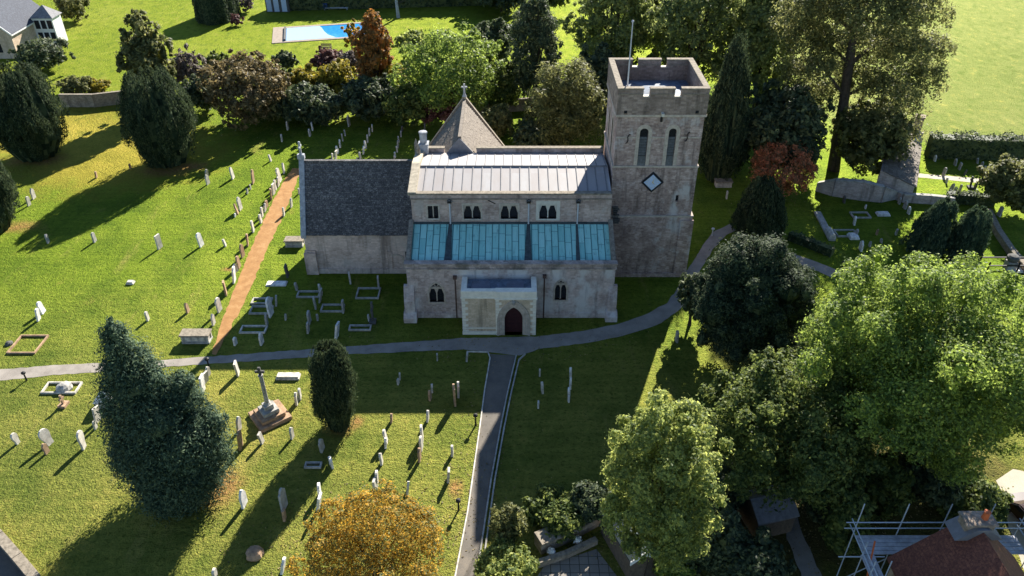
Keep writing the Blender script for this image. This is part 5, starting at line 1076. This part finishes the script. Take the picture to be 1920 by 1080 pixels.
def chest_tomb(bb, label, panels):
    x0, y0, x1, y1 = bb; X0, Y0 = G(x0, y1); X1 = G(x1, y1)[0]; W_ = X1-X0; Dp = 0.95; h = AY(x0, y0+(y1-y0)*0.42, Y0)[1]; h = max(0.75, min(1.1, h))
    o = thing('chest_tomb', label, 'tomb', ((X0+X1)/2, Y0+Dp/2, 0)); mb = MB(); a = W_/2; d = Dp/2
    mb.box(-a, a, -d, d, -0.1, 0.14); mb.box(-a+0.1, a-0.1, -d+0.1, d-0.1, 0.14, h-0.14); mb.build('chest', 'g_grey', o, bevel=0.015)
    mb = MB(); mb.box(-a-0.08, a+0.08, -d-0.08, d+0.08, h-0.14, h); mb.build('lid', 'lichen', o, bevel=0.03)
    if panels:
        mb = MB()
        for k in range(3):
            xc = -a+0.3+(W_-0.6)*(k+0.5)/3; wd = (W_-0.6)/3*0.36; mb.prism([(xc-wd, 0.24), (xc+wd, 0.24), (xc+wd, h-0.24), (xc-wd, h-0.24)], lambda u, v, t: (u, t, v), -d+0.05, -d+0.099)
        mb.build('panels', 'g_pale', o, bevel=0.01)
    for sx in (-1, 1):
        for sy in (-1, 1):
            mb = MB(); mb.box(sx*(a-0.1)-0.07, sx*(a-0.1)+0.07, sy*(d-0.1)-0.07, sy*(d-0.1)+0.07, 0.141, h-0.142); mb.build('pilaster', 'g_pale', o)
chest_tomb((341, 618, 393, 645), 'grey chest tomb with three pale panels near the end of the earth path', True)
chest_tomb((535, 443, 568, 464), 'plain chest tomb with pale lid against the left end of the chancel', False)
chest_tomb((1342, 333, 1372, 352), 'stone table tomb in shade right of the tower', False)
def long_tomb():
    A = Vector((*G(1532, 399), 0)); Bq = Vector((*G(1560, 452), 0)); d = Bq-A; o = thing('coped_tomb', 'long low coped stone tomb in the dark right churchyard', 'tomb', (A+Bq)/2, math.atan2(d.y, d.x)); L = d.length/2; mb = MB()
    mb.box(-L, L, -0.35, 0.35, -0.1, 0.2); mb.build('kerb', 'g_grey', o, bevel=0.02); mb = MB()
    mb.prism([(-0.4, 0.2), (0.4, 0.2), (0.3, 0.6), (0, 0.8), (-0.3, 0.6)], lambda u, v, t: (t, u, v), L*0.45, L*0.98); mb.build('coped_stone', 'g_pale', o, bevel=0.02)
long_tomb()
def pyramid_tomb():
    X, Y = G(202, 758); o = thing('coped_monument', 'white gable-topped monument half hidden behind the left of the cypress', 'monument', (X, Y, 0)); mb = MB()
    mb.box(-0.75, 0.75, -0.5, 0.5, -0.1, 0.55); mb.build('base', 'g_grey', o, bevel=0.02); mb = MB(); mb.add([(-0.8,-0.55,0.55),(0.8,-0.55,0.55),(0.8,0.55,0.55),(-0.8,0.55,0.55),(-0.25,0,1.35),(0.25,0,1.35)], [(0,1,5,4),(1,2,5),(2,3,4,5),(3,0,4),(3,2,1,0)]); mb.build('cap', 'g_white', o)
pyramid_tomb()
def war_cross():
    X, Y = G(507, 782); o = thing('memorial_cross', 'tall stone memorial cross on stepped square base, front lawn', 'monument', (X, Y, 0), math.radians(38)); z = 0
    for k, (a, h) in enumerate(((1.25, 0.3), (0.92, 0.32), (0.62, 0.36))):
        mb = MB(); mb.box(-a, a, -a, a, z-(0.1 if k == 0 else 0), z+h); mb.build('step', 'g_brown' if k < 2 else 'g_grey', o, bevel=0.04); z += h
    mb = MB(); mb.box(-0.34, 0.34, -0.34, 0.34, z, z+0.4); mb.lathe([(0.3, 0), (0.17, 0.18), (0.15, 2.7), (0.2, 2.75), (0.2, 2.85)], (0, 0, z+0.4), 8); mb.build('shaft', 'g_grey', o, bevel=0.01)
    mb = MB(); c = z+3.55; mb.box(-0.1, 0.1, -0.09, 0.09, z+3.24, z+3.95); mb.box(-0.34, -0.1, -0.085, 0.085, c-0.1, c+0.1); mb.box(0.1, 0.34, -0.085, 0.085, c-0.1, c+0.1); ch = mb.build('cross_head', 'g_dark', o, bevel=0.02); ch.rotation_euler[2] = math.radians(-38)
war_cross()
def round_stone(px, py, r, label, mat_='g_grey'):
    X, Y = G(px, py); mb = MB(); rr = random.Random(px); prof = [(r*1.0, -0.1), (r*1.05, r*0.25), (r*0.85, r*0.6), (r*0.45, r*0.85), (r*0.05, r*0.92)]; mb.lathe(prof, (0, 0, 0), 11); mb.v = [(x*(1+rr.uniform(-.15, .15)), y*(1+rr.uniform(-.15, .15)), z_) for x, y, z_ in mb.v]
    return tag(mb.build('boulder', mat_, None, loc=(X, Y, 0)), label, 'stone')
round_stone(122, 729, 0.6, 'rounded grey stone lying in the kerbed grave left of the cypress')
round_stone(478, 1040, 0.55, 'earthy mound of stone in the end of the small yew shadow', 'g_brown')
round_stone(17, 645, 0.3, 'small rough stone in the weathered left-edge grave', 'g_dark')
def marker(px, py, top, label, mat_='iron', head=True):
    X, Y = G(px, py); h = AY(px, top, Y)[1]; o = thing('low_post', label, 'post', (X, Y, 0)); mb = MB(); mb.lathe([(0.09, -0.1), (0.07, 0.1), (0.055, h*0.75)], (0, 0, 0), 8); mb.build('post', mat_, o)
    if head: mb = MB(); mb.lathe([(0.06, h*0.75), (0.17, h*0.8), (0.17, h*0.93), (0.05, h)], (0, 0, 0), 8); mb.build('cap', mat_, o)
marker(50, 713, 697, 'dark low lamp post beside the main path at the left edge')
marker(392, 688, 671, 'dark low lamp post beside the main path near the end of the earth path')
marker(892, 797, 776, 'dark low lamp post beside the entrance path, farther of two')
marker(860, 956, 936, 'dark low lamp post beside the entrance path, nearer of two')
marker(1335, 442, 427, 'small pale-topped post beside the path right of the tower', 'pipe')
marker(1577, 508, 490, 'dark post beside the shaded sunken path, right')
def railed_tomb():
    X, Y = G(1880, 505); o = thing('railed_tomb', 'dark iron-railed tomb at the right edge above the largest tree', 'tomb', (X, Y, 0))
    for dx in (-1.9, 1.0, 3.0):
        for dy in (-0.6, 0.9): mb = MB(); mb.lathe([(0.09, -0.1), (0.07, 1.0), (0.12, 1.05), (0.02, 1.25)], (dx, dy, 0), 8); mb.build('post', 'iron', o)
    for dy in (-0.6, 0.9): mb = MB(); mb.box(-1.9, 3.0, dy-0.05, dy+0.05, 0.75, 0.86); mb.build('rail', 'iron', o)
    mb = MB(); mb.box(0.2, 1.1, -0.3, 0.5, -0.1, 0.9); mb.build('pedestal', 'g_grey', o, bevel=0.02); mb = MB(); mb.lathe([(0.4, 0.9), (0.55, 1.1), (0.58, 1.4), (0.4, 1.55), (0.1, 1.6)], (0.65, 0.1, 0), 12); mb.build('urn', 'g_dark', o)
railed_tomb()

# ------------------------------------------------------------------ walls, outbuildings
def wall(name, label, pts, h, t=0.4, mat_='gardenwall', cap='lichen', hs=None):
    P = [Vector((*G(*p), 0)) for p in pts]; o = thing(name, label, 'wall', P[len(P)//2]); b = o.location; mb = MB(); mc = MB(); rr = random.Random(len(label))
    for i, (a, c) in enumerate(zip(P, P[1:])):
        d = (c-a).normalized(); nn = Vector((-d.y, d.x, 0))*t/2; ha, hc = (h, h) if hs is None else (hs[i], hs[i+1])
        for m_, z0, z1a, z1c, k in ((mb, -0.2, ha, hc, 1.0), (mc, None, 0.16, 0.16, 1.25)):
            n2 = nn*k; za, zc_ = (z0, z0) if z0 is not None else (ha+0.002, hc+0.002); ta, tc = (z1a, z1c) if z0 is not None else (ha+z1a, hc+z1c)
            q = [a-n2-b, c-n2-b, c+n2-b, a+n2-b]; zz = [za, zc_, zc_, za, ta, tc, tc, ta]
            m_.add([(*(q[j % 4].xy), zz[j]) for j in range(8)], [(3,2,1,0),(4,5,6,7),(0,1,5,4),(1,2,6,5),(2,3,7,6),(3,0,4,7)])
    mb.build('wall', mat_, o); mc.build('coping', cap, o, bevel=0.03); return o
wall('boundary_wall', 'brown rubble wall along the garden boundary, upper left', [(118,200),(180,200),(240,193),(330,190)], 1.7)
wall('boundary_wall', 'shaded rubble wall along the far boundary behind the bushes', [(540,208),(700,192),(800,186)], 1.6)
wall('boundary_wall', 'shaded rubble wall behind the nave roof, left of the tower', [(890,215),(1000,205),(1120,200)], 1.6)
wall('curved_wall', 'pale grey curved-topped retaining wall below the thicket, right', [(1530,357),(1560,366),(1610,374),(1650,378),(1678,372)], 1.6, 0.5, 'greywall', 'g_grey', [0.9, 1.9, 2.2, 1.8, 0.8])
wall('cemetery_wall', 'low grey stone wall along the cemetery, right', [(1672,368),(1690,378),(1740,381),(1785,386)], 0.9, 0.45, 'greywall', 'g_grey')
wall('cemetery_wall', 'low mossy wall running down the right edge past the sunny strip', [(1850,402),(1868,440),(1895,480),(1930,520)], 0.6, 0.5, 'gardenwall')
wall('patio_wall', 'dark rubble retaining wall above the patio, bottom', [(1008,1030),(1060,1008),(1120,975)], 0.9, 0.9)
wall('roadside_wall', 'grey roadside wall cutting the bottom left corner', [(-30,985),(5,1018),(40,1058),(75,1100)], 0.7, 0.5, 'gardenwall', 'lichen')
wall('garden_step_wall', 'low stone edge between the patio slabs and its flower bed', [(1008,1062),(1060,1045),(1118,1018)], 0.35, 0.3)

def patio():
    P = [G(1005, 1085), G(1020, 1062), G(1118, 1030), G(1160, 1085)]; mb = MB(); mb.add([(*p, 0.03) for p in P], [(0, 1, 2, 3)]); struct(mb.build('patio', 'slabs'))
patio()
for px, py, tx in ((1082, 1020, 'right of two white flower clumps below the patio wall'), (1033, 1042, 'left of two white flower clumps below the patio wall')):
    X, Y = G(px, py); o = thing('flower_pot', tx, 'flowers', (X, Y, 0)); mb = MB(); mb.lathe([(0.16, 0), (0.22, 0.35), (0.24, 0.36)], (0, 0, 0), 10); mb.build('pot', 'g_grey', o)
    rng = np.random.default_rng(px); n = 160; d = unit(rng.normal(size=(n, 3))); d[:, 2] = np.abs(d[:, 2]); V = leaf_quads(d*0.3*rng.uniform(0.6, 1, (n, 1))+np.array([0, 0, 0.4]), unit(d+rng.normal(size=(n, 3))*0.5), np.full(n, 0.07), 0.7, rng)
    me = quads_mesh('flowers', V, 'pot'); c = bpy.data.objects.new('flowers', me); COL.objects.link(c); c.parent = o

def gable_block(name, label, cat, c, L, W_, eave, ridge, rz, wallm, roofm, over=0.25, barge=None):
    """small pitched building, ridge along its local y"""
    o = thing(name, label, cat, c, rz); mb = MB(); a, l = W_/2, L/2
    mb.prism([(-a, -0.2), (a, -0.2), (a, eave), (0, ridge-0.08), (-a, eave)], lambda u, v, d: (u, d, v), -l, l); mb.build('wall', wallm, o)
    mb = MB(); s_ = (ridge-eave)/a
    for sg in (-1, 1):
        x0 = sg*(a+over); z0 = eave-s_*over; mb.add([(x0,-l-over,z0),(x0,l+over,z0),(0,l+over,ridge),(0,-l-over,ridge),(x0,-l-over,z0+0.12),(x0,l+over,z0+0.12),(0,l+over,ridge+0.12),(0,-l-over,ridge+0.12)], [(3,2,1,0),(4,5,6,7),(0,1,5,4),(1,2,6,5),(2,3,7,6),(3,0,4,7)])
    r = mb.build('roof', roofm, o)
    if barge:
        mb = MB()
        for sg in (-1, 1):
            x0 = sg*(a+over+0.02); z0 = eave-s_*over; y_ = -l-over; mb.add([(x0,y_-0.08,z0-0.15),(0,y_-0.08,ridge-0.12),(0,y_-0.08,ridge+0.2),(x0,y_-0.08,z0+0.17),(x0,y_-0.005,z0-0.15),(0,y_-0.005,ridge-0.12),(0,y_-0.005,ridge+0.2),(x0,y_-0.005,z0+0.17)], [(3,2,1,0),(4,5,6,7),(0,1,5,4),(1,2,6,5),(2,3,7,6),(3,0,4,7)])
        mb.build('bargeboard', barge, o)
    return o, r
# stone house top left: gable to the camera, slate slope to the right, white bay
X, Y = G(-5, 110)
HS, RF = gable_block('stone_house', 'stone house with blue slate roof and white trim in the top left corner', 'house', (X-1.2, Y+6, 0), 12, 9.5, 4.2, 8.6, 0.0, 'housestone', slate('blue_slate', (0.025, 0.03, 0.045), (0.05, 0.06, 0.085), (0.10, 0.115, 0.145), 0.3, 0.2, 'y'), 0.3, 'white')
mb = MB(); mb.box(4.75, 8.2, 1.0, 4.0, -0.1, 4.6); mb.build('bay', 'white', HS)
mb = MB()
for yy in (1.0,):
    for xx_ in (5.1, 6.15, 7.2): mb.box(xx_, xx_+0.8, 0.97, 1.0, 0.8, 2.2); mb.box(xx_, xx_+0.8, 0.97, 1.0, 2.8, 4.2)
mb.build('window', 'glass', HS)
mb = MB(); mb.add([(4.6,0.7,4.6),(8.5,0.7,4.6),(8.5,4.3,4.6),(4.6,4.3,4.6),(6.5,2.5,6.4)], [(0,1,4),(1,2,4),(2,3,4),(3,0,4),(3,2,1,0)]); mb.build('bay_roof', 'greyroof', HS)
mb = MB(); mb.box(4.9, 7.5, -1.4, -1.3, 0.9, 1.0); mb.box(4.9, 7.5, -1.4, 0.9, 0.0, 0.2)
for xx_ in np.linspace(4.95, 7.45, 9): mb.box(xx_-0.04, xx_+0.04, -1.4, -1.32, 0.2, 0.9)
mb.build('terrace_rail', 'white', HS)
mb = MB()
for a in (-2.6, 1.6): mb.box(a, a+1.0, -6.03, -5.99, 1.0, 2.4)
mb.build('window', 'glass', HS)
mb = MB(); mb.box(4.98, 5.1, -6.3, 6.2, 3.75, 3.95); mb.build('gutter', 'white', HS)

# pool, pool house, bench, post
A, B2, C2, D2 = G(510, 82), G(690, 70), G(690, 42), G(528, 46)
x0, x1 = A[0], B2[0]; y0, y1 = A[1]+0.2, A[1]+12.5
sk = math.atan2(B2[1]-A[1], B2[0]-A[0])
o = thing('swimming_pool', 'rectangular swimming pool with pale surround and pale cover, garden lawn', 'pool', (A[0], A[1], 0), sk)
Lp = math.hypot(B2[0]-A[0], B2[1]-A[1])+3
Wp = 9.5
mb = MB(); mb.box(0, 1.9, 0, Wp, -0.1, 0.1); mb.box(1.9, Lp, 0, 0.8, -0.1, 0.1); mb.box(1.9, Lp, Wp-0.8, Wp, -0.1, 0.1); mb.box(Lp-0.8, Lp, 0.8, Wp-0.8, -0.1, 0.1); mb.build('pool_surround', plain('pool_paving', (0.3, 0.25, 0.2), 0.9, 0.2, 2), o)
mb = MB(); mb.box(1.9, Lp-0.8, 0.8, Wp-0.8, -0.1, 0.03); mb.build('water', 'water', o)
mb = MB(); mb.box(2.0, 2.3, 0.85, Wp-0.85, 0.03, 0.4); mb.build('cover_roller', 'g_dark', o)
mb = MB(); mb.prism([(2.4, 0.9), (11.0, 0.9), (9.6, 3.0), (9.0, 5.2), (8.6, 7.5), (8.3, Wp-0.9), (2.4, Wp-0.9)], lambda u, v, t: (u, v, t), 0.031, 0.09); mb.build('pool_cover', plain('pale_pool_cover', (0.36, 0.5, 0.62), 0.35, 0.06), o)  # pale colour of the cover stands in for bright reflected sky
X, Y = G(521, 23)
o = thing('pool_house', 'small pale-blue panelled pool house at the top edge', 'shed', (X, Y+1.5, 0)); mb = MB(); mb.box(-2.2, 2.2, -1.4, 1.4, -0.1, 3.2); mb.build('wall', 'g_dark', o)
mb = MB()
for a in (-2.0, -0.6, 0.9): mb.box(a, a+0.95, -1.45, -1.402, 0.1, 2.9)
mb.build('door', plain('pale_blue_door', (0.5, 0.6, 0.7), 0.6, 0.08), o); mb = MB(); mb.add([(-2.5,-1.7,3.2),(2.5,-1.7,3.2),(2.5,1.7,3.2),(-2.5,1.7,3.2),(0,0,4.6)], [(0,1,4),(1,2,4),(2,3,4),(3,0,4),(3,2,1,0)]); mb.build('roof', 'slate', o)
def bench(px, py, rz, label):
    X, Y = G(px, py); o = thing('garden_bench', label, 'bench', (X, Y, 0), rz); mb = MB()
    for k in range(4): mb.box(-0.9, 0.9, -0.28+k*0.14, -0.17+k*0.14, 0.42, 0.46)
    mb.build('seat', 'wood', o); mb = MB()
    for k in range(3): mb.box(-0.9, 0.9, 0.27, 0.31, 0.55+k*0.15, 0.66+k*0.15)
    mb.build('backrest', 'wood', o)
    for sx in (-0.85, 0.85):
        for sy, h in ((-0.25, 0.62), (0.28, 0.98)): mb = MB(); mb.box(sx-0.04, sx+0.04, sy-0.04, sy+0.04, 0, h if sy < 0 else 0.54); mb.build('leg', 'wood', o)
        mb = MB(); mb.box(sx-0.05, sx+0.05, -0.29, 0.26, 0.625, 0.67); mb.build('armrest', 'wood', o)
bench(612, 93, 0.0, 'wooden garden bench on the lawn in front of the pool')
X, Y = G(628, 18); o = thing('sun_lounger', 'dark blue lounger in the hedge shade behind the pool', 'lounger', (X, Y, 0)); mb = MB(); mb.box(-2.2, 2.6, -0.4, 0.4, 0.35, 0.45); mb.build('frame', 'pipe', o); mb = MB(); mb.box(-2.2, -1.3, -0.4, 0.4, 0.45, 1.3); mb.build('cushion', plain('navy_cloth', (0.02, 0.05, 0.13)), o)
for xx_ in (-2.0, 2.4): mb = MB(); mb.box(xx_-0.05, xx_+0.05, -0.35, 0.35, 0, 0.35); mb.build('leg', 'pipe', o)
X, Y = G(747, 33); o = thing('wooden_post', 'tall grey post with side arm on the lawn right of the pool', 'post', (X, Y, 0)); mb = MB(); mb.tube((0, 0, -0.2), (-0.2, 0, 4.2), 0.35, 0.22, 8); mb.build('post', 'greycope', o); mb = MB(); mb.tube((-0.1, 0, 2.6), (1.6, 0, 3.2), 0.09, 0.05); mb.build('arm', 'bark', o)

# ruined stone outbuilding at the right
def ruin():
    A = Vector((*G(1672, 372), 0)); Bq = Vector((*G(1690, 268), 0)); d = Bq-A; o = thing('stone_outbuilding', 'tumbledown stone-slated outbuilding with broken pale rubble top, right of the great tree', 'building', A.lerp(Bq, 0.5), math.atan2(d.y, d.x)-math.pi/2); l = d.length/2; a = 1.9
    mb = MB(); mb.prism([(-a, -0.2), (a, -0.2), (a, 1.9), (-a+0.3, 3.0), (-a, 3.0)], lambda u, v, t: (u, t, v), -l, l); mb.build('wall', 'greywall', o)
    mb = MB(); rr = random.Random(4)
    for j in range(11):
        y_ = -l-0.1
        while y_ < l*0.45:
            wd = rr.uniform(0.35, 0.7); t0 = j/11; xa = a+0.2-(2*a)*t0; xb = xa-2*a/11; za = 1.9+1.15*t0-0.05; j_ = rr.uniform(0, 0.08); mb.add([(xa,y_,za+j_),(xa,y_+wd-0.02,za+j_),(xb,y_+wd-0.02,za+0.11),(xb,y_,za+0.11),(xa,y_,za+0.09+j_),(xa,y_+wd-0.02,za+0.09+j_),(xb,y_+wd-0.02,za+0.2),(xb,y_,za+0.2)], [(3,2,1,0),(4,5,6,7),(0,1,5,4),(1,2,6,5),(2,3,7,6),(3,0,4,7)]); y_ += wd
    mb.build('roof', 'brownslate', o)
    mb = MB()
    for k in range(46):
        x_, y_ = rr.uniform(-a, a), rr.uniform(l*0.45, l); s_ = rr.uniform(0.12, 0.4); z_ = 2.0+rr.uniform(0, 1.0)-(x_+a)*0.2; mb.box(x_-s_, x_+s_, y_-s_*0.7, y_+s_*0.7, z_-0.3, z_+rr.uniform(0.05, 0.3))
    mb.build('rubble', 'g_pale', o)
    mb = MB(); mb.box(0.7, 1.7, l-1.2, l-0.3, 1.5, 4.0); mb.box(0.6, 1.8, l-1.3, l-0.2, 4.0, 4.2); mb.build('chimney', 'gardenwall', o)
ruin()

# sheds under the trees
X, Y = G(1438, 955, 1.2); gable_block('garden_shed', 'grey pitched shed showing under the dark green tree', 'shed', (X, Y, 0), 2.6, 2.4, 1.7, 2.5, math.radians(-75), 'wood', 'greyroof', 0.15)
A = Vector((*G(1150, 950, 2.2), 0)); Bq = Vector((*G(1205, 1040, 2.2), 0)); d = A-Bq
gable_block('long_shed', 'long shed with dark green felt roof and white edge under the ash', 'shed', A.lerp(Bq, 0.5), d.length, 1.5, 2.0, 2.35, math.atan2(d.y, d.x)-math.pi/2, 'wood', 'darkroof', 0.12, 'white')

# red-tiled house with scaffolding, bottom right
hx0, hx1, hy0, hy1, he, hr = 20.9, 28.0, 14.0, 27.3, 5.0, 8.4
HO, _ = gable_block('tiled_house', 'house with red-brown tiled roof cut by the bottom right corner', 'house', ((hx0+hx1)/2, (hy0+hy1)/2, 0), hy1-hy0, hx1-hx0-0.5, he, hr, 0, 'housestone', 'redtile', 0.25)
mb = MB(); l = (hy1-hy0)/2; mb.box(-0.8, 0.7, l-0.7, l+0.1, hr-1.4, hr+0.3); mb.box(-0.9, 0.8, l-0.8, l+0.2, hr+0.3, hr+0.45); mb.build('chimney', 'gardenwall', HO, bevel=0.03)
mb = MB(); mb.lathe([(0.18, 0), (0.14, 0.45), (0.18, 0.5)], (0.25, l-0.3, hr+0.45), 10); mb.build('chimney_pot', 'orange', HO)
mb = MB(); mb.prism([(-1.3, hr-0.55), (1.2, hr-0.5), (0.3, hr+0.25), (-0.3, hr+0.25)], lambda u, v, t: (u, t, v), l-0.95, l+0.28); mb.build('flashing', 'leadroll', HO)
SCF = thing('scaffolding', 'grey tube scaffolding with boarded deck around the tiled house', 'scaffolding', (hx0, hy1, 0)); q0 = (hx0, hy1, 0)
def sc(name, mb, m_): return mb.build(name, m_, SCF, q0)
dz = 4.7
for k in range(5):
    mb = MB(); mb.box(hx0-1.2, hx1+0.9, hy1+0.55+k*0.26, hy1+0.78+k*0.26, dz, dz+0.05); sc('board', mb, 'boards')
for k in range(3):
    mb = MB(); mb.box(hx0-1.35+k*0.26, hx0-1.12+k*0.26, hy1-6.5, hy1+0.5, dz-0.002, dz+0.048); sc('board', mb, 'boards')
for xx_ in (hx0-1.3, hx0+1.2, hx0+3.6, hx0+6.0, hx1+0.9):
    for yy in (hy1+0.45, hy1+1.9):
        mb = MB(); mb.tube((xx_, yy, 0), (xx_+0.05, yy+0.03, dz+(2.6 if yy > hy1+1 else 1.2)), 0.035, n=6); sc('pole', mb, 'steel')
for yy in (hy1-1.0, hy1-3.0, hy1-5.5):
    for xx_ in (hx0-1.45, hx0-0.6, hx1+1.0, hx1+1.7):
        mb = MB(); mb.tube((xx_, yy, 0), (xx_, yy, dz+1.5), 0.035, n=6); sc('pole', mb, 'steel')
for zz in (dz+0.55, dz+1.05):
    mb = MB(); mb.tube((hx0-1.9, hy1+1.92, zz), (hx1+1.6, hy1+1.92, zz), 0.035, n=6); sc('ledger', mb, 'steel')
    for xx_ in (hx0-1.47, hx1+1.0, hx1+1.7): mb = MB(); mb.tube((xx_, hy1-6.5, zz), (xx_, hy1+2.2, zz), 0.035, n=6); sc('ledger', mb, 'steel')
for yy in (hy1+0.45, hy1-1.0, hy1-3.0): mb = MB(); mb.tube((hx0-2.6, yy, dz-0.06), (hx0+0.0, yy, dz-0.06), 0.035, n=6); sc('transom', mb, 'steel')
mb = MB(); mb.tube((hx0-1.1, hy1-1.2, 0), (hx0-0.9, hy1+0.45, dz+1.3), 0.05, n=6); sc('raking_tube', mb, 'orange')
for a, b_ in (((hx0-1.3, hy1+1.9, 0.2), (hx0+3.6, hy1+1.9, dz)), ((hx1+0.9, hy1+1.9, 2), (hx1+1.7, hy1-5.5, dz+1))): mb = MB(); mb.tube(a, b_, 0.035, n=6); sc('brace', mb, 'steel')

# parked car at the right edge on the lane
def car():
    X, Y = G(1932, 985); o = thing('parked_car', 'dark red car parked on the pale lane, mostly beyond the right edge', 'car', (X, Y, 0), math.radians(100))
    prof = [(-2.1, 0.35), (2.1, 0.35), (2.15, 0.75), (1.3, 0.95), (0.7, 1.4), (-0.9, 1.45), (-1.75, 1.0), (-2.15, 0.9)]
    mb = MB(); mb.prism(prof, lambda u, v, t: (u, t, v), -0.86, 0.86); mb.build('body', 'rust', o, bevel=0.07)
    mb = MB(); mb.prism([(1.15, 0.98), (0.68, 1.33), (-0.85, 1.37), (-1.45, 1.02)], lambda u, v, t: (u, t, v), -0.875, 0.875); mb.build('side_windows', 'glass', o)
    for sx in (-1.35, 1.35):
        for sy in (-0.82, 0.82):
            mb = MB(); mb.tube((sx, sy-0.1, 0.33), (sx, sy+0.1, 0.33), 0.33, n=14); w_ = mb.build('wheel', 'rubber', o); mb = MB(); s_ = 1 if sy > 0 else -1; mb.tube((sx, sy+s_*0.101, 0.33), (sx, sy+s_*0.12, 0.33), 0.2, n=10); mb.build('rim', 'steel', w_)
car()
for o in SC.objects:                                       # no stray materials slots; nothing hidden
    pass
